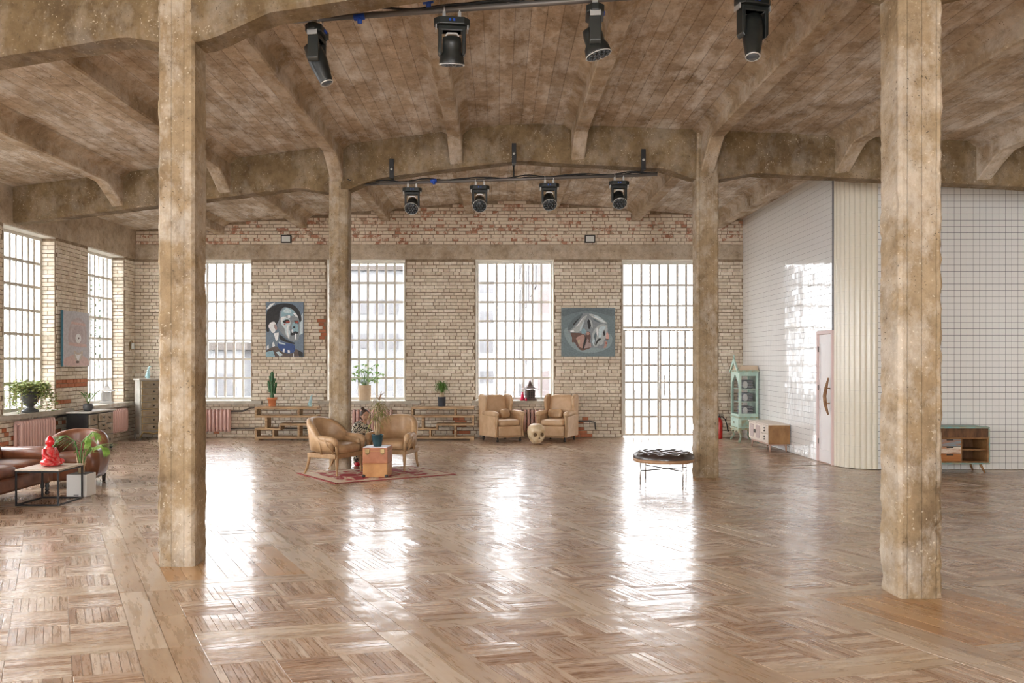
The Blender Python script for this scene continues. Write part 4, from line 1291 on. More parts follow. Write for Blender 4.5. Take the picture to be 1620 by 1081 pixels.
m.prism([(-W - .02, 1.45), (-W + .02, 1.45), (0, 1.66), (W - .02, 1.45), (W + .02, 1.45), (.03, 1.74), (0, 1.76), (-.03, 1.74)], -D - .035, -D - .005, 'y')
for i, (x, z) in enumerate(((0, 1.79), (-.06, 1.69), (.06, 1.69), (-.14, 1.61), (.14, 1.61), (-.23, 1.54), (.23, 1.54))):
    m.ell((x, -D - .02, z), (.028, .016, .045 if i == 0 else .030), 1, 1, 10, 6)
part('crest', m, [MT['mint']], t)
for i, z in enumerate((.568, .848, 1.118)):
    fl = thing('folded_blanket', 'grey folded blanket with white fringe on the %s shelf of the mint cabinet' % ['lowest', 'middle', 'top'][i], 'blanket', (5.20, 17.39, z), R(-90), 'grey blankets in the mint cabinet')
    m = MB()
    for k in range(3): m.ell((0, 0, .032 + .058*k), (.22 - .01*k, .13, .034), .35, .7, 20, 8)
    part('folded_cloth', m, [MT['linen']], fl)
    m = MB(); m.ell((.205, -.06, .08), (.025, .05, .075), .7); part('fringe', m, [MT['linen_white']], fl)

# ------------------------------------------------------------------ sideboard (front faces -x)
t = thing('sideboard', 'low sideboard with limewashed front and dark wooden end by the tiled wall', 'sideboard', (5.19, 15.84, 0), R(-90))
W, D = .61, .20
m = MB(); m.b2(-W, W - .02, -D + .02, D, .155, .50); part('body', m, [MT['side_white']], t, bevel=.006)
m = MB(); m.b2(W - .02, W, -D, D, .15, .505); part('end_panel', m, [MT['side_wood']], t, bevel=.004)
m = MB(); m.b2(-W - .005, W + .005, -D - .008, D, .50, .518); part('top', m, [MT['side_white']], t, bevel=.004)
for i in (0, 1):
    x0 = -W + .02 + i*.38
    dm = MB(); dm.b2(x0, x0 + .37, -D, -D + .02, .175, .49); d_ = part('door', dm, [MT['side_white']], t, bevel=.004)
    q = MB(); q.ell((x0 + .185, -D - .001, .333), (.13, .006, .125), .35, .35, 20, 10); part('cane_panel', q, [MT['cane']], d_)
    q = MB(); q.prism([(x0 + (.345 if i == 0 else .025) + .025*math.cos(a_)*.5, .333 + .035*math.sin(a_)) for a_ in [k_*math.pi/6 for k_ in range(12)]], -D - .014, -D, 'y'); part('handle', q, [MT['dark']], d_)
for k in (0, 1):
    x0, z0 = -W + .79, .178 + .16*k
    dm = MB(); dm.b2(x0, x0 + .39, -D, -D + .02, z0, z0 + .15); d_ = part('drawer', dm, [MT['side_white']], t, bevel=.004)
    for q2 in (-.025, .025):
        q = MB(); q.ell((x0 + .195, -D - .006, z0 + .075 + q2), (.016, .010, .016)); part('knob', q, [MT['dark']], d_)
m = MB(); m.b2(-W + .04, W - .04, -D + .04, -D + .07, .12, .155); m.b2(-W + .04, W - .04, D - .07, D - .04, .12, .155); m.b2(W - .09, W - .06, -D + .04, D - .04, .12, .155); part('leg_rail', m, [MT['pinkwood']], t, bevel=.004)
for x in (-W + .08, W - .08):
    for y in (-D + .055, D - .055):
        m = MB(); m.tube([(x, y, .13), (x*1.02, y*1.05, 0)], [.022,.013], 10); part('leg', m, [MT['pinkwood']], t)

# fire extinguisher beside the column line on the end wall
t = thing('fire_extinguisher', 'red fire extinguisher with a black hose against the end wall', 'extinguisher', (4.80, 17.95, 0))
m = MB(); m.lathe([(.06,0),(.072,.01),(.075,.03),(.075,.36),(.06,.41),(.03,.43),(.025,.46)], n=20); part('cylinder_body', m, [MT['red_ext']], t)
m = MB(); m.cyl((0,0,.45), (0,0,.50), .02); m.b2(-.012, .10, -.012, .012, .49, .505); m.b2(-.012, .09, -.012, .012, .515, .53); part('valve', m, [MT['dark']], t)
m = MB(); m.tube([(.02,0,.47), (.07,0,.475), (.13,-.01,.42), (.165,-.02,.30), (.19,-.02,.16)], [.012,.012,.012,.012,.017], 8); part('hose', m, [MT['rubber']], t)

# ------------------------------------------------------------------ white door in the tiled wall (faces -x)
dt = thing('door_2', 'narrow blush white panelled door with a driftwood handle in the tiled wall', None, (XT, (DR_Y0 + DR_Y1)/2, 0), R(-90), None, 'structure')
W = (DR_Y1 - DR_Y0)/2
m = MB(); m.b2(-W, -W + .05, -.03, .10, 0, DR_Z); m.b2(W - .05, W, -.03, .10, 0, DR_Z); m.b2(-W + .05, W - .05, -.03, .10, DR_Z - .06, DR_Z); part('door_frame', m, [MT['door_pink']], dt, bevel=.006)
lf = MB(); lf.b2(-W + .053, W - .053, .0, .04, .012, DR_Z - .063); leaf = part('door_leaf', lf, [MT['door_white']], dt)
for z0, z1 in ((1.36, 2.0), (1.02, 1.26), (.20, .92)):
    q = MB(); q.b2(-W + .10, W - .10, -.010, .0, z0, z0 + .02); q.b2(-W + .10, W - .10, -.010, .0, z1 - .02, z1); q.b2(-W + .10, -W + .12, -.010, 0, z0, z1); q.b2(W - .12, W - .10, -.010, 0, z0, z1)
    part('panel_moulding', q, [MT['door_white']], leaf)
q = MB(); q.tube([(W - .10, -.05, .82), (W - .16, -.07, .98), (W - .18, -.075, 1.12), (W - .13, -.07, 1.26), (W - .09, -.05, 1.42)], [.014,.028,.030,.026,.012], 7, 0, True, False, False); q.cyl((W-.16, -.06, 1.0), (W-.16, 0, 1.0), .01); q.cyl((W-.13, -.06, 1.25), (W-.13, 0, 1.25), .01); part('handle', q, [MT['driftwood']], leaf)
for z in (.30, 1.20, 1.85):
    q = MB(); q.cyl((-W + .052, -.012, z), (-W + .052, -.012, z + .09), .008, n=8); part('hinge', q, [MT['pipe']], leaf)
m = MB(); m.b2(-W, W, -.02, .1, 0, .012); part('threshold', m, [MT['pinkwood']], dt)

# ------------------------------------------------------------------ reclaimed wood cabinet
t = thing('reclaimed_cabinet', 'patchwork reclaimed wood cabinet with flaking blue and white drawers', 'cabinet', (6.83, 12.60, 0))
W, D = .58, .20
m = MB(); m.b2(-W, W, -D, D, .675, .70); m.b2(-W, W, -D, D, .135, .16); m.b2(-W, -W + .025, -D, D, .16, .675); m.b2(W - .025, W, -D, D, .16, .675); part('edge_shell', m, [MT['turquoise']], t, bevel=.012)
m = MB(); m.b2(-W + .025, W - .025, D - .02, D, .16, .675); part('back_panel', m, [MT['reclaimed_dark']], t)
m = MB(); m.b2(-W + .025, W - .025, -D + .01, -D + .05, .54, .675); part('top_panel', m, [MT['reclaimed_dark']], t)
m = MB(); m.b2(-W + .025, W - .025, -D - .004, D - .02, .52, .54); m.b2(-W + .025, W - .025, -D - .004, D - .02, .16, .18); m.b2(.13, .155, -D - .004, D - .02, .18, .52); m.b2(W - .05, W - .025, -D - .004, D - .02, .18, .52); part('inner_frame', m, [MT['reclaimed_frame']], t, bevel=.004)
m = MB(); m.b2(.155, W - .05, -D + .02, D - .02, .345, .362); part('shelf_board', m, [MT['reclaimed_frame']], t)
for k, mm in enumerate(('reclaimed_orange', 'reclaimed_white', 'reclaimed_blue')):
    for q_ in (0, 1):
        x0 = -W + .03 + q_*.345
        m = MB(); m.b2(x0, x0 + .338, -D - .006, -D + .02, .185 + .112*k, .293 + .112*k); o = part('drawer', m, [MT[mm]], t, bevel=.004)
        q = MB(); q.b2(x0 + .12, x0 + .22, -D - .012, -D - .004, .272 + .112*k, .290 + .112*k); part('pull_slot', q, [MT['dark']], o)
for x, dx in ((-W + .12, -.06), (W - .12, .06)):
    for y in (-D + .06, D - .06):
        m = MB(); m.tube([(x, y, .14), (x + dx, y*1.15, 0)], [.020,.012], 8); part('leg', m, [MT['reclaimed_frame']], t)

MT['glass_vase'] = glass_mat('vase_glass', .22, (.85,.9,.9))

# ------------------------------------------------------------------ brown leather sofa (faces +x)
t = thing('sofa', 'chestnut brown leather sofa cut off by the picture edge', 'sofa', (-6.10, 9.75, 0), R(90))
# local: faces -y, width along x
W, D = .78, .42
m = MB(); m.b2(-W + .12, W - .12, -D + .02, D - .05, .16, .34); part('seat_base', m, [MT['brown']], t, bevel=.03)
for s in (-1, 1):
    m = MB(); m.ell((s*.32, -.06, .395), (.325, .36, .085), .3, .55, 24, 10); part('seat_cushion', m, [MT['brown']], t)
    m = MB(); m.ell((s*.32, .27, .58), (.315, .11, .20), .4, .5, 22, 10, 0, Matrix.Rotation(R(-14), 3, 'X')); part('back_cushion', m, [MT['brown']], t)
    m = MB(); m.b2(s*(W - .14), s*W, -D + .03, D, .15, .50); part('arm_panel', m, [MT['brown']], t, bevel=.03)
    m = MB(); m.tube([(s*(W - .07), D - .05, .515), (s*(W - .07), -D + .06, .515), (s*(W - .07), -D + .01, .512)], [.095,.095,.085], 16); part('armrest', m, [MT['brown']], t)
    m = MB(); m.cyl((s*(W - .07), -D + .005, .515), (s*(W - .07), -D - .008, .515), .07, n=16); part('arm_facing', m, [MT['brown']], t)
    for y in (-D + .07, D - .07):
        m = MB(); m.lathe([(.018,.05),(.028,.06),(.018,.08),(.030,.11),(.022,.13),(.034,.16)], (s*(W - .08), y, 0), 12); m.cyl((s*(W-.08) - .012, y, .026), (s*(W-.08) + .012, y, .026), .026, n=12); part('leg', m, [MT['dark']], t)
m = MB(); m.b2(-W + .10, W - .10, D - .10, D + .02, .15, .72); part('backrest', m, [MT['brown']], t, bevel=.05)

# club chair
t = thing('club_chair', 'rounded chestnut leather club chair behind the wire coffee table', 'armchair', (-5.86, 11.32, 0), R(8))
K = 30; rings = []
for i in range(K + 1):
    s = -1 + 2*i/K; a = s*R(150)
    if abs(a) <= R(90): px, py = .335*math.sin(a), .06 + .31*math.cos(a); nr = Vector((math.sin(a), math.cos(a)))
    else: q_ = (abs(a) - R(90)) / R(60); px, py = math.copysign(.335, s), .06 - .40*q_; nr = Vector((math.copysign(1, s), 0))
    top = .52 + .22*max(0, 1 - (abs(s)/.62)**3) ; th = .075
    ring = []
    for j in range(14):
        b_ = 2*math.pi*j/14
        o_ = th*math.copysign(abs(math.cos(b_))**.7, math.cos(b_)); zz = math.sin(b_)
        z = (top - .07 + .07*zz) if zz > 0 else (.10 + (top - .17)*(1 + zz)**1.0)
        bulge = .03*math.sin(math.pi*min(1, max(0, (z - .1)/(top - .1)))) * (1 if o_ > 0 else 0)
        ring.append((px + nr.x*(o_ + bulge), py + nr.y*(o_ + bulge), z))
    rings.append(ring)
m = MB(); m.rings(rings, 0, True); part('backrest', m, [MT['brown']], t)
m = MB(); m.ell((0, -.06, .36), (.265, .32, .09), .35, .6, 24, 10); part('seat_cushion', m, [MT['brown']], t)
m = MB(); m.b2(-.27, .27, -.345, .25, .09, .29); part('seat_base', m, [MT['brown']], t, bevel=.03)
for x in (-.30, .30):
    for y in (-.28, .28):
        m = MB(); m.cyl((x, y, 0), (x, y, .11), .022, .03, 10); part('leg', m, [MT['dark']], t)

# wire coffee table
t = thing('coffee_table', 'black wire-frame cube coffee table with pale top by the sofa', 'table', (-5.405, 9.885, 0))
W, D, H = .255, .285, .43
m = MB(); m.b2(-W, W, -D, D, H - .022, H); part('table_top', m, [MT['table_top']], t, bevel=.003)
r_ = .009
for x in (-W + r_, W - r_):
    for y in (-D + r_, D - r_):
        m = MB(); m.box((x, y, (H - .022)/2), (.018, .018, H - .022)); part('leg', m, [MT['black_metal']], t)
for z in (.009, H - .031):
    for y in (-D + r_, D - r_): m = MB(); m.box((0, y, z), (2*W - .036, .018, .018)); part('frame_bar', m, [MT['black_metal']], t)
    for x in (-W + r_, W - r_): m = MB(); m.box((x, 0, z), (.018, 2*D - .036, .018)); part('frame_bar', m, [MT['black_metal']], t)

# red seated statue
t = thing('buddha_statue', 'glossy red seated statue on the wire coffee table', 'statue', (-5.42, 9.92, H + .001), R(75))
m = MB()
m.ell((0, -.02, .035), (.135, .10, .040), .8); m.ell((-.10, -.03, .05), (.055, .075, .040)); m.ell((.10, -.03, .05), (.055, .075, .040))
m.tube([(0, .02, .05), (0, .02, .12), (0, .02, .19), (0, .015, .235)], [.085, .075, .078, .04], 14)
for s in (-1, 1): m.tube([(s*.075, .02, .205), (s*.100, .0, .14), (s*.06, -.055, .09), (s*.01, -.075, .075)], [.030,.028,.022,.018], 10)
o = part('body', m, [MT['buddha_pat']], t); remesh(o, .008, 3)
m = MB(); m.tube([(0, .015, .225), (0, .012, .26)], [.028, .028], 10); m.ell((0, .005, .295), (.050, .054, .056)); m.ell((0, .012, .345), (.024, .024, .020))
for s in (-1, 1): m.ell((s*.052, .01, .285), (.008, .014, .026))
m.ell((0, -.05, .29), (.007, .010, .012)); o = part('head', m, [MT['buddha']], t); remesh(o, .005, 3)

# palm in white planter
t = thing('potted_palm', 'young palm with arching fronds in a white square planter', 'potted plant', (-5.27, 10.36, 0))
m = MB(); m.b2(-.125, .125, -.125, .125, .0, .28); part('planter', m, [MT['white_planter']], t, bevel=.008)
m = MB(); m.b2(-.11, .11, -.11, .11, .275, .284); part('soil', m, [MT['soil']], t)
m = MB(); m.b2(-.03, .03, -.129, -.124, .022, .030); part('name_plate', m, [MT['grey_pot']], t)
def frond(par, path, L, nl, w, mats, droop=.5, seed=0):
    rg = random.Random(seed)
    pts = [Vector(p) for p in path]
    m = MB(); m.tube(pts, [.008]*(len(pts) - 1) + [.002], 6, 1)
    for i in range(nl):
        s = .30 + .70*i/(nl - 1)
        f_ = s*(len(pts) - 1); k = min(int(f_), len(pts) - 2); p = pts[k].lerp(pts[k+1], f_ - k)
        d = (pts[k+1] - pts[k]).normalized()
        side = Vector((-d.y, d.x, 0)); side = side.normalized() if side.length > .05 else Vector((1, 0, 0))
        ll = L*(.45 + .55*math.sin(math.pi*min(1, .2 + .75*i/nl)))
        for q_ in (-1, 1):
            e = p + (d*.75 + side*q_*.8).normalized()*ll + Vector((0, 0, -droop*ll*(.6 + .5*rg.random())))
            blade(m, p, e, ll*.08, w, 0, 4)
    part('frond', m, mats, par)
pm_ = [MT['leaf_bright'], MT['leaf']]
frond(t, [(0,0,.28), (-.03,-.01,.50), (-.06,-.03,.68), (-.16,-.06,.76), (-.30,-.10,.74)], .22, 26, .013, [MT['leaf'], MT['leaf']], .9, 1)
frond(t, [(.0,0,.28), (.05,-.01,.48), (.14,-.02,.60), (.26,-.04,.64), (.36,-.05,.60)], .24, 28, .014, pm_, .35, 2)
frond(t, [(0,.02,.28), (.01,.02,.50), (.05,.03,.72), (.12,.04,.80), (.20,.04,.78)], .18, 22, .012, pm_, .7, 3)
frond(t, [(0,.0,.28), (-.02,.02,.48), (-.02,.05,.66), (.04,.06,.74), (.12,.02,.70)], .18, 22, .012, pm_, .7, 4)
m = MB()
for i in range(9):
    a = i*.7; m.tube([(.02*math.cos(a), .02*math.sin(a), .28), (.03*math.cos(a), .03*math.sin(a), .36), (.06*math.cos(a), .06*math.sin(a), .42 + .06*(i % 3))], [.014,.011,.004], 6)
part('fibrous_stem', m, [MT['stem']], t)

# ------------------------------------------------------------------ drawers along the side wall
t = thing('chest_of_drawers', 'dark ended chest with silver gilt serpentine drawers beside the side wall', 'chest', (-7.70, 15.50, 0), R(90))
W, D = .50, .21
m = MB(); m.b2(-W, W, -D + .03, D, .07, .735); part('body', m, [MT['chest_black']], t, bevel=.008)
m = MB(); m.b2(-W - .02, W + .02, -D - .03, D, .735, .765); part('top', m, [MT['chest_top']], t, bevel=.008)
xx = -W + .02
for (w, rows, out) in ((.32, 3, 0), (.28, 4, .03), (.32, 3, 0)):
    hh = .63 / rows
    for k in range(rows):
        m = MB(); m.b2(xx + .006, xx + w - .006, -D - out, -D + .035, .085 + hh*k + .005, .085 + hh*(k+1) - .005); o = part('drawer', m, [MT['chest_gold']], t, bevel=.010)
        q = MB(); q.tube([(xx + w/2 - .04, -D - out - .004, .085 + hh*(k + .6)), (xx + w/2, -D - out - .022, .085 + hh*(k + .42)), (xx + w/2 + .04, -D - out - .004, .085 + hh*(k + .6))], .006, 6); part('handle', q, [MT['dark']], o)
    xx += w
for x in (-W + .05, W - .05):
    for y in (-D + .06, D - .05):
        m = MB(); m.ell((x, y, .036), (.05, .045, .036)); part('foot', m, [MT['chest_black']], t)
t = thing('potted_succulent', 'small leafy plant in a round grey pot on the dark ended chest', 'potted plant', (-7.66, 15.30, .767))
m = MB(); m.lathe([(.05,0),(.07,.01),(.088,.06),(.084,.11),(.072,.135),(.064,.135),(.066,.11)], n=20); part('pot', m, [MT['grey_pot']], t)
m = MB(); m.lathe([(.066,.118),(.001,.122)], n=14); part('soil', m, [MT['soil']], t)
for k in range(9):
    a = k*2.4; L = .08 + .10*rng.random()
    m = MB(); m.tube([(0,0,.12), (L*.3*math.cos(a), L*.3*math.sin(a), .20 + .04*(k % 3)), (L*.7*math.cos(a), L*.7*math.sin(a), .24 + .05*(k % 3))], .004, 5, 0)
    blade(m, (L*.5*math.cos(a), L*.5*math.sin(a), .22 + .05*(k % 3)), (1.4*L*math.cos(a), 1.4*L*math.sin(a), .25 + .04*(k % 4)), .02, .045); part('leaf', m, [MT['leaf']], t)

t = thing('tall_chest', 'tall narrow seven drawer chest in the brick corner behind the column', 'chest', (-7.585, 17.88, 0), R(45))
W, D = .29, .15
m = MB(); m.b2(-W, W, -D + .02, D, .14, 1.28); part('body', m, [MT['silver_side']], t, bevel=.008)
m = MB(); m.b2(-W - .025, W + .025, -D - .03, D + .02, 1.28, 1.315); part('top', m, [MT['chest_top']], t, bevel=.010)
for k in range(7):
    z0 = .20 + .153*k
    m = MB(); m.b2(-W + .025, W - .025, -D - .006, -D + .03, z0, z0 + .142); o = part('drawer', m, [MT['chest_gold']], t, bevel=.007)
    q = MB(); q.b2(-W + .045, -W + .055, -D - .012, -D, z0 + .01, z0 + .132); q.b2(-W + .045, W - .045, -D - .012, -D, z0 + .126, z0 + .134); q.b2(-W + .045, W - .045, -D - .012, -D, z0 + .008, z0 + .016); part('gilt_moulding', q, [MT['gold_edge']], o)
    q = MB(); q.ell((0, -D - .02, z0 + .07), (.018, .014, .018)); part('knob', q, [MT['dark']], o)
m = MB(); m.tube([(-W, -D - .005, .05), (-W + .06, -D - .01, .17), (-.10, -D - .012, .15), (0, -D - .014, .12), (.10, -D - .012, .15), (W - .06, -D - .01, .17), (W, -D - .005, .05)], .018, 8); part('apron', m, [MT['gold_edge']], t)
for x in (-W + .02, W - .02):
    for y in (-D + .02, D - .02):
        m = MB(); m.tube([(x, y, .15), (x*1.04, y*1.1, .06), (x*1.0, y, .0)], [.03,.018,.022], 8); part('leg', m, [MT['silver_side']], t)
bird('pale blue glass bird on the tall narrow chest', (-7.62, 17.82, 1.316), 1.02, R(10))

# urn with ivy
rng2 = random.Random(11)
t = thing('ivy_urn', 'dark footed urn overflowing with variegated ivy on the side sill', 'potted plant', (-8.08, 14.15, .818))
m = MB(); m.lathe([(.13,0),(.135,.02),(.11,.045),(.06,.07),(.055,.10),(.10,.14),(.145,.24),(.155,.36),(.17,.385),(.165,.40),(.145,.40),(.14,.37)], n=24); part('urn', m, [MT['grey_pot']], t)
m = MB(); m.lathe([(.14,.37),(.001,.375)], n=16); part('soil', m, [MT['soil']], t)
for k in range(30):
    a = k*2.399; m = MB()
    reach = .15 + .20*rng2.random(); drop = rng2.random()*.46
    p0 = Vector((.10*math.cos(a), .10*math.sin(a), .38)); p1 = Vector((reach*.85*math.cos(a), reach*math.sin(a), .50 - drop*.15)); p2 = Vector((reach*1.15*math.cos(a), reach*1.25*math.sin(a), .46 - drop))
    m.tube([p0, p1, p2], .004, 5, 1)
    for i in range(64):
        s = rng2.random(); c_ = (p0.lerp(p1, s*2) if s < .5 else p1.lerp(p2, s*2 - 1)) + Vector((rng2.gauss(0, .035), rng2.gauss(0, .035), rng2.gauss(0, .035)))
        b_ = rng2.random()*6.28
        blade(m, c_, c_ + Vector((.058*math.cos(b_), .058*math.sin(b_), rng2.gauss(0, .02))), .008, .050, 0, 3)
    part('ivy_trail', m, [MT['leaf_var'], MT['stem']], t)

def pagoda(label, loc, rz, mt, s=1.0, white=False):
    t = thing('lantern', label, 'lantern', loc, rz)
    m = MB(); m.b2(-.13*s, .13*s, -.13*s, .13*s, 0, .03*s); m.b2(-.10*s, .10*s, -.10*s, .10*s, .03*s, .055*s); part('base', m, [mt], t, bevel=.006)
    m = MB()
    for x in (-.085, .085):
        for y in (-.085, .085): m.box((x*s, y*s, .145*s), (.022*s, .022*s, .18*s))
    part('corner_post', m, [mt], t)
    for k in range(4):
        m = MB(); M = Matrix.Rotation(R(90*k), 3, 'Z')
        for i in range(3): m.box(M @ Vector(((-.045 + .045*i)*s, -.085*s, .145*s)), (.010*s if k % 2 == 0 else .008*s, .010*s, .17*s))
        for z in (.09, .145, .20): m.box(M @ Vector((0, -.085*s, z*s)), (.15*s if k % 2 == 0 else .008*s, .008*s if k % 2 == 0 else .15*s, .009*s))
        part('lattice', m, [mt], t)
    m = MB(); m.b2(-.07*s, .07*s, -.07*s, .07*s, .06*s, .235*s); part('light_box', m, [MT['stone'] if white else MT['rubber']], t)
    m = MB(); n_ = 4
    prof = [(.21, .235), (.205, .25), (.13, .275), (.075, .315), (.045, .36)]
    rr = []
    for r_, z in prof: rr.append([(r_*s*math.cos(R(45 + 90*j))*1.1, r_*s*math.sin(R(45 + 90*j))*1.1, (z + (.018 if r_ > .2 else 0))*s) for j in range(4)])
    m.rings(rr, 0, True, False, False); part('roof', m, [mt], t, bevel=.004)
    m = MB(); m.lathe([(.05,.355),(.035,.37),(.028,.385),(.034,.40),(.018,.42),(.006,.46)], n=12); m.v = [(a*s, b*s, c_*s) for a, b, c_ in m.v]; part('finial', m, [mt], t)
pagoda('pale stone pagoda lantern on the side sill', (-8.14, 17.03, .818), R(20), MT['stone'], 1.0, True)
pagoda('dark brown pagoda lantern on the sill above the wing chairs', (PX(838.5, 18.32), 18.32, .818), R(10), MT['lantern'], 1.0)
t = thing('glass_bottle', 'small crimson stoppered bottle on the sill beside the dark lantern', 'bottle', (PX(826.5, 18.30), 18.30, .818))
m = MB(); m.lathe([(.045,0),(.052,.008),(.05,.05),(.036,.08),(.03,.09),(.034,.11),(.02,.14),(.014,.15)], n=16); part('body', m, [MT['pink_red']], t)
m = MB(); m.ell((0,0,.168), (.018,.018,.022)); part('stopper', m, [MT['pink_red']], t)
t = thing('glass_vase', 'small clear glass vase on the sill behind the wing chair near the shelf', 'vase', (PX(806, 18.28), 18.28, .818))
m = MB(); m.lathe([(.03,0),(.034,.006),(.03,.05),(.016,.09),(.014,.15),(.022,.165)], n=14); part('body', m, [MT['glass_vase']], t)
m = MB(); m.lathe([(.028,.006),(.026,.04),(.001,.042)], n=14); part('water', m, [MT['glass_vase']], t)
t = thing('glass_bottle', 'low crimson glass pot on the sill against the dark lantern', 'bottle', (PX(832.2, 18.2), 18.16, .818))
m = MB(); m.lathe([(.02,0),(.026,.006),(.024,.03),(.012,.045),(.012,.055)], n=14); part('body', m, [MT['pink_red']], t)
m = MB(); m.ell((0,0,.06), (.011,.011,.009)); part('stopper', m, [MT['pink_red']], t)

# ------------------------------------------------------------------ radiators and pipes
def radiator(label, loc, rz, n_, H=.50):
    t = thing('radiator', label, 'radiator', loc, rz, 'pink cast iron radiators')
    q = MB()
    q.tube([(0,-.045,.03), (0,-.05,.06), (0,-.05,H-.06), (0,-.045,H-.03)], [.022,.030,.030,.022], 8)
    q.tube([(0,.045,.03), (0,.05,.06), (0,.05,H-.06), (0,.045,H-.03)], [.022,.030,.030,.022], 8)
    q.ell((0,0,H-.04), (.030,.070,.040), .7); q.ell((0,0,.04), (.030,.070,.040), .7)
    me = q.mesh('radiator_section', MT['radiator'])
    for i in range(n_): obj('radiator_section', me, t, ((i - (n_-1)/2)*.082, 0, 0))
    m = MB(); w = n_*.041
    for z in (.05, H - .05): m.cyl((-w, 0, z), (w, 0, z), .018, n=8)
    part('manifold', m, [MT['radiator']], t)
    m = MB(); m.b2(-w*.8, -w*.8 + .02, .03, .085, H - .10, H - .08); m.b2(w*.8 - .02, w*.8, .03, .085, H - .10, H - .08)
    part('wall_bracket', m, [MT['pipe']], t)
radiator('pink radiator on the side wall under the ivy urn', (XL + .11, 14.15, .20), R(90), 13)
radiator('pink radiator on the side wall under the stone lantern', (XL + .11, 17.10, .20), R(90), 11)
radiator('pink radiator under the window behind the first concrete column', (-6.42, YB - .11, .13), 0, 12)
radiator('pink radiator under the window behind the child', (-2.80, YB - .11, .13), 0, 11)
radiator('pink radiator between the two wing chairs', (.56, YB - .11, .13), 0, 11)
def pipe(label, pts, r_=.018):
    m = MB(); m.tube(pts, r_, 8)
    o = obj('heating_pipe', m.mesh('heating_pipe', MT['pipe'])); tag(o, label, 'pipe')
pipe('heating pipe running low along the end wall behind the cactus shelf', [(-5.93, YB - .10, .20), (-5.6, YB - .05, .20), (-4.0, YB - .05, .20)])
pipe('heating pipe bending under the sill beside the cactus shelf', [(-5.93, YB - .10, .58), (-5.7, YB - .06, .58), (-5.5, YB - .06, .66), (-4.6, YB - .06, .68)])
pipe('heating pipe stub on the end wall beside the right wing chair', [(1.55, YB - .05, .36), (2.0, YB - .05, .36), (2.12, YB - .05, .33), (2.13, YB - .05, .18)])
pipe('heating pipe under the ivy urn sill on the side wall', [(XL + .10, 14.72, .64), (XL + .05, 15.0, .68), (XL + .05, 15.9, .70)])

# ------------------------------------------------------------------ wall fittings
for (x, lab) in ((453.5, 'small square floodlight on the end wall above the blue portrait'), (933, 'small square floodlight on the end wall above the double-headed painting')):
    t = thing('floodlight', lab, 'light', (PX(x, 18.2), 18.17, PZ(378.5, 18.2)), 0, 'floodlights on the ring beam')
    m = MB(); m.b2(-.115, .115, -.03, .03, -.085, .085); part('housing', m, [MT['black_metal']], t, bevel=.008)
    m = MB(); m.b2(-.092, .092, -.034, -.029, -.064, .064); part('lamp_glass', m, [MT['lamp_face']], t)
    m = MB(); m.b2(-.02, .02, .03, .085, -.02, .02); part('bracket', m, [MT['black_metal']], t)
t = thing('wall_sconce', 'small brass wall lamp on the brick side wall near the corner', 'light', (XL + .05, 18.0, 2.02))
m = MB(); m.b2(-.045, -.03, -.05, .05, -.10, .10); part('back_plate', m, [MT['brass']], t)
m = MB(); m.cyl((.02, 0, -.06), (.02, 0, .07), .035, .03, 10); part('lamp_glass', m, [MT['lamp_face']], t)
m = MB(); m.tube([(-.03, 0, .08), (.0, 0, .12), (.02, 0, .08)], .008, 6); part('arm', m, [MT['brass']], t)

# ------------------------------------------------------------------ paintings
def flat(col, name, rough=.6): return mat(name, col, rough, tuple(min(1, c_*1.25 + .01) for c_ in col), 25)
def smooth_poly(p, it=2):
    if len(p) < 5: return p
    for _ in range(it):                       # corner cutting
        q = []
        for i in range(len(p)):
            a, b = p[i], p[(i+1) % len(p)]
            q += [(a[0]*.78 + b[0]*.22, a[1]*.78 + b[1]*.22), (a[0]*.22 + b[0]*.78, a[1]*.22 + b[1]*.78)]
        p = q
    return p
def painting(label, loc, rz, W, H, bg, shapes, edge, dep=.045):
    t = thing('painting', label, 'painting', loc, rz)
    m = MB(); m.b2(-W/2, W/2, -dep, 0, -H/2, H/2); part('canvas_edge', m, [edge], t)
    m = MB(); m.b2(-W/2, W/2, -dep - .001, -dep, -H/2, H/2); part('canvas', m, [bg], t)
    by = {}
    for i, (mt, poly) in enumerate(shapes):
        poly = smooth_poly(poly); m = MB(); z = -dep - .0015 - .00035*i
        m.add([((u - .5)*W, z, (v - .5)*H) for u, v in poly], [tuple(range(len(poly)))])
        part('painted_shape', m, [mt], t)
    return t
def poly(pts, x0, y0, w, h): return [((x - x0)/w, 1 - (y - y0)/h) for x, y in pts]
def oval(cx, cy, rx, ry, n_=14, rot=0): return [(cx + rx*math.cos(a)*math.cos(rot) - ry*math.sin(a)*math.sin(rot), cy + rx*math.cos(a)*math.sin(rot) + ry*math.sin(a)*math.cos(rot)) for a in [2*math.pi*k/n_ for k in range(n_)]]
pc = {k: flat(c_, 'paint_' + k) for k, c_ in dict(slate=(.15,.20,.255), black=(.018,.018,.02), teal=(.24,.38,.44), pale=(.50,.60,.63), white=(.72,.74,.75), grey=(.22,.25,.27), blue=(.03,.07,.21), brown=(.10,.075,.065), red=(.30,.06,.04), mauve=(.36,.27,.26), flesh=(.42,.26,.22), darkflesh=(.13,.075,.06), steel=(.115,.15,.165), silver=(.40,.44,.44), lilac=(.52,.47,.47), rose=(.62,.36,.31), petrol=(.02,.09,.13), straw=(.50,.42,.28)).items()}
A = lambda pts: poly(pts, 200, 165, 518, 783)
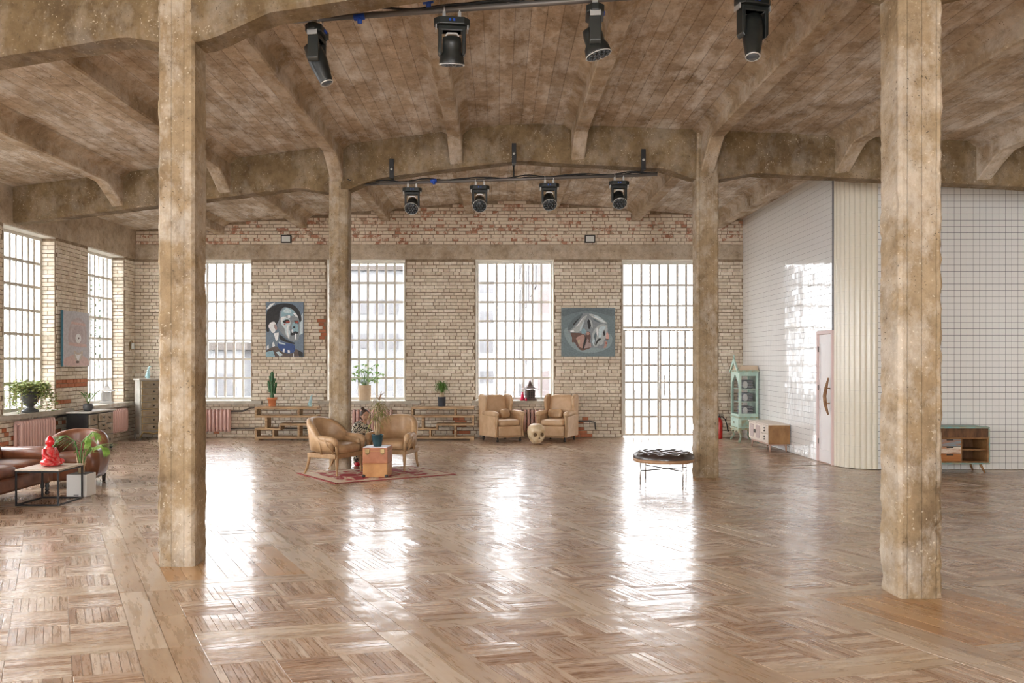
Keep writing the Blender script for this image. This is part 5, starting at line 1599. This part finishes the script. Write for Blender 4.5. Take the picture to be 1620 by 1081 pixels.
shapes1 = [(pc['pale'], A([(660,400),(712,320),(712,610),(660,640)])), (pc['white'], A([(205,270),(260,190),(330,175),(240,260)])),
 (pc['black'], A([(202,590),(202,300),(280,230),(370,190),(480,182),(580,200),(650,270),(690,360),(692,440),(660,460),(640,350),(560,260),(450,225),(390,300),(385,420),(340,500),(300,470),(240,520),(250,590)])),
 (pc['grey'], A([(385,420),(395,320),(450,232),(560,255),(635,345),(668,450),(668,600),(655,700),(600,738),(530,715),(455,650),(390,570),(355,500)])),
 (pc['teal'], A([(400,340),(450,240),(550,255),(610,330),(560,370),(480,350),(410,400)])), (pc['pale'], A([(430,300),(480,250),(540,270),(560,320),(480,325)])),
 (pc['pale'], A([(400,430),(450,380),(530,400),(545,470),(520,540),(540,600),(520,690),(470,620),(460,540),(420,500)])), (pc['teal'], A([(555,470),(610,450),(650,500),(650,620),(590,600),(560,560)])),
 (pc['white'], A([(400,400),(430,370),(500,372),(440,410),(415,470)])), (pc['white'], A([(570,320),(620,330),(650,390),(610,370)])), (pc['white'], A(oval(520, 372, 20, 24))),
 (pc['black'], A([(430,440),(490,405),(540,430),(500,470),(450,470)])), (pc['red'], A(oval(505, 450, 30, 17))), (pc['red'], A(oval(460, 485, 12, 12))), (pc['black'], A([(590,430),(650,430),(655,475),(600,470)])), (pc['red'], A(oval(628, 452, 24, 15))),
 (pc['black'], A(oval(592, 525, 18, 14))), (pc['black'], A([(540,610),(600,580),(650,590),(640,620),(580,640),(545,640)])), (pc['white'], A([(600,610),(622,620),(625,700),(605,700)])), (pc['white'], A([(505,480),(520,490),(500,560),(530,680),(515,700),(485,600),(490,520)])), (pc['white'], A([(555,560),(575,550),(580,610),(560,600)])),
 (pc['white'], A([(230,510),(265,455),(320,440),(345,490),(330,600),(290,610),(260,560)])), (pc['mauve'], A([(310,490),(340,480),(362,540),(345,575),(320,540)])), (pc['white'], A([(310,610),(380,600),(370,700),(340,730)])),
 (pc['black'], A([(390,620),(460,690),(540,730),(600,745),(600,770),(480,740),(390,700)])), (pc['blue'], A([(372,720),(480,752),(600,765),(602,880),(520,905),(430,880),(360,800)])), (pc['white'], A([(440,830),(465,830),(460,885),(435,880)])), (pc['white'], A([(500,850),(530,850),(535,892),(505,890)])), (pc['pale'], A([(375,730),(470,760),(470,775),(380,760)])),
 (pc['brown'], A([(202,850),(350,785),(400,870),(520,910),(600,880),(610,830),(712,885),(712,945),(202,945)])), (pc['teal'], A([(202,880),(300,855),(330,945),(202,945)])), (pc['pale'], A([(340,880),(380,870),(440,920),(390,940)])), (pc['black'], A([(640,850),(712,885),(712,945),(660,940)])), (pc['white'], A([(575,900),(590,900),(590,945),(578,945)])), (pc['white'], A([(215,800),(240,770),(245,830),(215,845)])), (pc['white'], A([(290,750),(310,730),(330,790),(295,810)]))]
painting('portrait painting of a blue painted face with a blue collar', (PX(450.5, 18.2), 18.235, PZ(521.5, 18.2)), 0, .83, 1.215, pc['slate'], shapes1, pc['steel'])
B = lambda pts: poly(pts, 80, 175, 835, 745)
bgp = flat((.15,.20,.215), 'paint_mist')
shapes2 = [(pc['steel'], B([(80,175),(915,175),(915,330),(600,230),(300,240),(80,330)])), (flat((.24,.31,.33), 'paint_haze'), B([(90,500),(200,760),(420,880),(700,850),(860,760),(880,600),(700,500),(300,450)])),
 (pc['grey'], B([(165,525),(200,420),(300,310),(430,250),(530,258),(640,290),(740,360),(805,420),(800,500),(828,640),(795,700),(782,790),(700,805),(600,785),(540,795),(390,842),(325,775),(285,700),(240,712),(250,620),(210,560)])),
 (pc['darkflesh'], B([(210,560),(300,560),(440,570),(550,740),(540,795),(390,842),(325,775),(285,700),(240,712),(250,630)])), (pc['flesh'], B([(300,640),(370,600),(430,580),(450,680),(420,800),(360,780),(330,700)])), (pc['mauve'], B([(430,800),(470,700),(540,720),(545,780)])), (pc['straw'], B([(330,680),(365,660),(370,720),(345,740)])),
 (pc['steel'], B([(165,525),(200,420),(300,310),(430,250),(380,330),(300,430),(230,510)])), (pc['silver'], B([(210,540),(300,470),(400,330),(500,270),(420,400),(380,520),(330,565),(260,530)])), (pc['white'], B([(215,530),(270,520),(285,545),(230,552)])), (pc['teal'], B([(390,520),(440,480),(470,560),(400,580)])),
 (pc['silver'], B([(500,260),(640,290),(740,360),(805,422),(700,410),(600,350),(530,300)])), (pc['pale'], B([(560,275),(680,325),(780,410),(690,390)])),
 (pc['silver'], B([(560,560),(620,470),(700,420),(790,440),(800,500),(790,600),(750,680),(690,700),(640,780),(580,770),(550,680)])), (pc['pale'], B([(650,520),(700,450),(780,460),(720,540),(700,620),(660,640)])), (pc['black'], B([(725,560),(750,510),(760,590),(740,615)])), (pc['black'], B([(480,370),(530,340),(545,440),(510,520),(490,450)])), (pc['silver'], B([(500,330),(560,380),(570,500),(545,480),(530,390)])),
 (pc['rose'], B([(775,565),(800,545),(828,640),(795,668),(770,660)])), (pc['flesh'], B([(750,680),(795,690),(782,790),(730,800),(755,740)])), (pc['red'], B([(765,712),(795,705),(790,735),(768,730)])), (pc['black'], B([(765,655),(815,655),(800,672),(770,670)])),
 (pc['darkflesh'], B(oval(495, 620, 42, 85))), (pc['flesh'], B(oval(492, 570, 26, 26))), (pc['mauve'], B(oval(490, 680, 16, 30))), (pc['black'], B([(405,830),(425,700),(470,590),(460,700),(430,800)])), (pc['steel'], B([(580,640),(600,560),(640,530),(620,650),(590,760)])),
 (pc['white'], B([(300,470),(345,420),(400,340),(450,290),(405,350),(350,440)])), (pc['black'], B([(250,440),(320,360),(400,300),(330,370),(270,450)])), (pc['pale'], B([(360,520),(400,430),(440,370),(415,450),(385,540)])), (pc['grey'], B([(430,480),(450,400),(480,350),(470,430),(450,520)])),
 (pc['white'], B([(540,300),(640,330),(730,380),(790,418),(700,380),(600,330)])), (pc['steel'], B([(560,330),(640,370),(700,415),(640,400),(580,365)])), (pc['pale'], B([(560,700),(585,620),(600,680),(580,770)])), (pc['silver'], B([(700,640),(745,660),(735,720),(690,760),(660,720)])), (pc['white'], B([(620,500),(640,470),(650,540),(640,620),(625,580)])), (pc['black'], B([(640,660),(680,640),(700,660),(650,690),(610,770),(600,740)]))]
painting('grey painting of a double-headed profile with silver hair', (PX(930.5, 18.2), 18.235, PZ(525.5, 18.2)), 0, 1.19, 1.075, bgp, shapes2, pc['steel'])
for k, c_ in dict(mauve3=(.44,.385,.40), rose3=(.56,.42,.40), lilac3=(.50,.46,.475), straw3=(.50,.45,.40)).items(): pc[k] = flat(c_, 'paint_' + k[:-1] + '_pale')
C_ = lambda pts: poly(pts, 62, 415, 160, 360)
shapes3 = [(pc['rose3'], C_([(62,775),(62,725),(110,700),(160,690),(222,730),(222,775)])), (pc['mauve3'], C_([(90,640),(92,540),(110,475),(150,448),(190,475),(205,540),(205,650)])), (pc['lilac3'], C_([(100,620),(102,545),(118,490),(150,465),(180,490),(195,545),(195,630)])),
 (pc['mauve3'], C_([(110,600),(120,520),(150,500),(180,520),(185,600),(150,640)])), (pc['white'], C_(oval(152, 590, 18, 32))), (pc['brown'], C_(oval(154, 588, 5, 6))), (pc['rose3'], C_([(92,618),(205,628),(205,648),(92,638)])), (pc['rose3'], C_([(108,482),(195,490),(195,506),(108,498)])), (pc['straw3'], C_([(120,660),(150,690),(185,665),(170,730),(148,758),(128,725)])), (pc['white'], C_([(130,690),(150,700),(170,690),(150,745)])), (pc['brown'], C_(oval(146, 745, 12, 8)))]
painting('pale lilac painting of an arched figure hung between the side wall windows', (XL + .035, 15.58, 2.11), R(90), .95, 1.04, flat((.47,.47,.50), 'paint_fog'), shapes3, pc['petrol'], .05)

# ------------------------------------------------------------------ stage lighting
def pipe_y(k, x): return (7.02 - .162*x - .0) if k == 0 else (12.57 - .150*x)
def lighting_bar(label, k, x0, x1, z):
    t = thing('lighting_bar', label, 'lighting bar', (0, 0, 0))
    m = MB(); m.cyl((x0, pipe_y(k, x0), z), (x1, pipe_y(k, x1), z), .025, n=12); part('pipe', m, [MT['pipe']], t)
    m = MB(); pts = []
    for i in range(60):
        s = i/59; x = x0 + .1 + (x1 - x0 - .1)*s
        pts.append((x, pipe_y(k, x) - .012 + .02*math.sin(i*.9), z + .034 + .014*math.sin(i*.61)))
    m.tube(pts, .011, 6); m.tube([(a, b + .03, c_ - .012 + .015*math.sin(i_*.35)) for i_, (a, b, c_) in enumerate(pts)], .009, 6); part('power_cable', m, [MT['rubber']], t)
    return t
bar1 = lighting_bar('black lighting bar hung under the near main beam', 0, -2.20, 2.75, 4.73)
bar2 = lighting_bar('black lighting bar hung under the middle main beam', 1, -2.20, 2.35, 4.47)
for x in (-1.66, .22, 2.12):
    zt = beam_z(x); yf = row_y(1, x)
    m = MB(); m.box((x, yf - .012, zt + .11), (.065, .022, .30)); m.box((x, (yf + pipe_y(1, x))/2 - .005, zt - .035), (.05, abs(pipe_y(1, x) - yf) + .05, .012)); m.cyl((x, pipe_y(1, x), zt - .03), (x, pipe_y(1, x), 4.47), .010, n=8)
    o = part('hanger_bracket', m, [MT['black_metal']], bar2)
    q = MB(); q.cyl((x, yf - .022, zt + .10), (x, yf - .034, zt + .10), .020, n=10); part('bolt', q, [MT['rim']], o)
for x in (-1.95, .2, 2.3):
    zt = beam_z(x)
    m = MB(); m.cyl((x, pipe_y(0, x), 4.73), (x, pipe_y(0, x), slab_z(x)), .010, n=8); m.box((x, pipe_y(0, x) - .16, 4.79), (.03, .34, .05)); part('hanger_bracket', m, [MT['pipe']], bar1)
for (x, k, z, par) in ((-1.27, 0, 4.70, bar1), (-.66, 0, 4.80, bar1), (-1.06, 1, 4.475, bar2)):
    m = MB(); m.cyl((x, pipe_y(k, x) - .04, z), (x + .09, pipe_y(k, x) - .05, z + .01), .028, n=10); m.cyl((x + .05, pipe_y(k, x) - .04, z - .05), (x + .05, pipe_y(k, x) - .05, z), .022, n=10); part('plug', m, [MT['blue']], par)
m = MB(); m.tube([(-2.36, 12.76, 4.52), (-2.2, 12.8, 4.47), (-1.9, 12.84, 4.46), (-1.6, 12.82, 4.49)], .010, 6); part('feed_cable', m, [MT['rubber']], bar2)

def moving_head(label, k, x, z, yaw, tilt, roll, spot, group):
    """hangs from the bar; local z=0 at the bar, lens direction set by tilt/roll"""
    t = thing('moving_head_light', label, 'stage light', (x, pipe_y(k, x), z - .03), yaw, group)
    m = MB()
    for s in (-.075, .075): m.box((s, 0, -.03), (.03, .05, .075)); m.tube([(s, -.03, 0), (s, -.036, .03), (s, 0, .066), (s, .036, .03), (s, .03, 0)], .008, 6)
    part('clamp', m, [MT['rim']], t)
    m = MB(); hexp = [(-.175, -.03), (-.12, -.085), (.12, -.085), (.175, -.03), (.175, .03), (.12, .085), (-.12, .085), (-.175, .03)]
    m.prism(hexp, -.135, -.065, 'z'); b_ = part('base', m, [MT['black']], t, bevel=.008)
    for s in (-1, 1):
        q = MB(); q.box((s*.155, 0, -.155), (.012, .10, .05)); part('base_handle', q, [MT['rim']], b_)
    for s in (-.02, .02):
        q = MB(); q.box((s, -.088, -.10), (.018, .012, .024)); part('socket', q, [MT['blue']], b_)
    m = MB(); m.box((0, 0, -.165), (.27, .10, .05))
    m.prism([(-.135, -.16), (-.135, -.40), (-.115, -.43), (-.098, -.43), (-.098, -.19), (.098, -.19), (.098, -.43), (.115, -.43), (.135, -.40), (.135, -.16)], -.055, .055, 'y')
    part('yoke', m, [MT['black']], t, bevel=.010)
    M = Matrix.Rotation(roll, 3, 'Y') @ Matrix.Rotation(tilt, 3, 'X')
    c_ = Vector((0, 0, -.365))
    m = MB()
    if spot:
        prof = [(.04, .15), (.085, .14), (.095, .05), (.095, -.04), (.082, -.14), (.066, -.25), (.064, -.27)]
    else:
        prof = [(.05, .13), (.088, .115), (.094, .06), (.093, -.02), (.116, -.06), (.124, -.12), (.124, -.135)]
    m.lathe(prof, c_, 24, 0, M); h = part('head', m, [MT['black']], t)
    zf, rf = prof[-1][1], prof[-1][0]
    q = MB(); q.tube([c_ + M @ Vector(((rf - .002)*math.cos(a), (rf - .002)*math.sin(a), zf)) for a in [2*math.pi*i/28 for i in range(28)]], .007 if spot else .006, 6, 0, False, True); part('rim', q, [MT['rim']], h)
    if spot:
        q = MB(); q.lathe([(.052, zf - .001), (.05, zf - .006), (.001, zf - .012)], c_, 20, 0, M); part('lens', q, [MT['lens']], h)
    else:
        q = MB()
        for (rr, n_) in ((0, 1), (.047, 6), (.094, 12)):
            for i in range(n_):
                a = 2*math.pi*i/n_; p = c_ + M @ Vector((rr*math.cos(a), rr*math.sin(a), zf - .004))
                q.lathe([(.020, 0), (.017, -.006), (.004, -.009)], p, 8, 0, M)
        part('lens_cluster', q, [MT['lens']], h)
        q = MB(); q.prism([(-.07, -.245), (-.045, -.215), (.045, -.215), (.07, -.245), (.06, -.255), (.04, -.232), (-.04, -.232), (-.06, -.255)], -.062, -.054, 'y'); part('trim_band', q, [MT['rim']], t)
    t.scale = (.88,)*3 if k == 0 else (.86,)*3
    return t
near = [(-1.615, R(84), R(-22), R(0), True, 'black spot moving light with its head tipped sideways, beside the first column'),
        (-.41, R(6), R(14), R(0), False, 'black wash moving light on the near bar pointing straight down'),
        (.80, R(86), R(-16), R(0), False, 'black wash moving light on the near bar turned side-on'),
        (2.06, R(14), R(-14), R(8), True, 'black spot moving light on the near bar by the chipped column')]
for x, yaw, tl, rl, sp, lab in near: moving_head(lab, 0, x, 4.73, yaw, tl, rl, sp, 'moving lights on the near bar')
far = [(-1.355, R(4), R(-48), R(6), 'leftmost of four black wash lights on the middle bar'), (-.30, R(0), R(-54), 0, 'second from left of four black wash lights on the middle bar'),
       (.755, R(0), R(-46), R(-5), 'third from left of four black wash lights on the middle bar'), (1.79, R(0), R(-42), R(-3), 'rightmost of four black wash lights on the middle bar')]
for x, yaw, tl, rl, lab in far: moving_head(lab, 1, x, 4.47, yaw, tl, rl, False, 'moving lights on the middle bar')

# ------------------------------------------------------------------ outside
MT['ext_brick'] = mat('outside_brick', (.15,.125,.122), .9, (.165,.14,.136), .6)
MT['ext_win'] = mat('outside_window', (.115,.112,.115), .4)
MT['ext_pale'] = mat('outside_render', (.20,.203,.206), .9, (.215,.217,.22), .5)
MT['ext_roof'] = mat('outside_roof', (.10,.085,.075), .9)
MT['ext_green'] = mat('outside_foliage', (.085,.115,.07), .9, (.11,.14,.09), 2)
MT['ext_ground'] = mat('outside_yard', (.12,.12,.118), .95, (.14,.14,.138), .4)
m = MB(); m.b2(-90, 90, YB + .6, 130, -3.2, -3.0); m.b2(-60, XL - .6, -30, YB + .6, -3.2, -3.0)
o = obj('yard_ground', m.mesh('yard_ground', MT['ext_ground'])); tag(o, 'pale yard outside the windows', None, None, 'structure')
def building(label, mt, x0, x1, y0, y1, z1, faces, roof=None):
    t = thing('building', label, 'building', ((x0+x1)/2, (y0+y1)/2, -3.0))
    W, D, H = (x1-x0)/2, (y1-y0)/2, z1 + 3
    m = MB(); m.b2(-W, W, -D, D, 0, H); part('wall', m, [mt], t)
    m = MB(); m.b2(-W - .2, W + .2, -D - .2, D + .2, H, H + .35); part('roof', m, [MT['ext_roof']], t)
    for (side, n_, rows, w, h, z0, dz) in faces:
        q = MB(); q.box((0, 0, 0), (w, .12, h)); me = q.mesh('window', MT['ext_win'])
        for i in range(n_):
            for k in range(rows):
                o = obj('window', me, t)
                if side == 'f': o.location = (-W + 2*W*(i + .5)/n_, -D, z0 + dz*k)
                else: o.location = (-W, -D + 2*D*(i + .5)/n_, z0 + dz*k); o.rotation_euler = (0, 0, R(90))
    return t
building('brick factory block running away outside the window above the wing chairs', MT['ext_brick'], 1.55, 4.7, 33, 66, 17, [('l', 8, 6, 1.5, 2.0, 2.2, 3.3)])
building('pale slab building with window bands outside the glass door', MT['ext_pale'], 7.2, 9.6, 27.5, 29.5, 6.0, [('f', 2, 3, 1.0, .9, 2.2, 2.6)])
building('distant pale tower seen through the window above the wing chairs', MT['ext_pale'], -4.5, -.6, 88, 96, 26, [('f', 4, 8, .8, 1.2, 3, 3.2)])
building('low pale shed outside the window behind the first column', MT['ext_pale'], -17, -11.8, 38, 46, 2.2, [('f', 3, 1, 1.0, 1.0, 3.6, 1)])
building('pale office block outside the window with the beige plant pot', MT['ext_pale'], -12, -4, 62, 70, 8.5, [('f', 7, 2, .7, 1.1, 6.2, 2.6)])
t = thing('tree', 'pale green tree outside the window behind the first column', 'tree', (-15.5, 34, -3))
m = MB(); m.cyl((0,0,0), (0,0,5), .2, .12); part('trunk', m, [MT['ext_roof']], t)
m = MB(); rg = random.Random(5)
for i in range(900):
    d = Vector((rg.gauss(0,1), rg.gauss(0,1), rg.gauss(0,1))).normalized()*(rg.random()**.4); c_ = Vector((d.x*2.0, d.y*2.0, 6.4 + d.z*2.4)); a = rg.random()*6.28
    blade(m, c_, c_ + Vector((.3*math.cos(a), .3*math.sin(a), .1)), .03, .22, 0, 2)
part('crown', m, [MT['ext_green']], t)
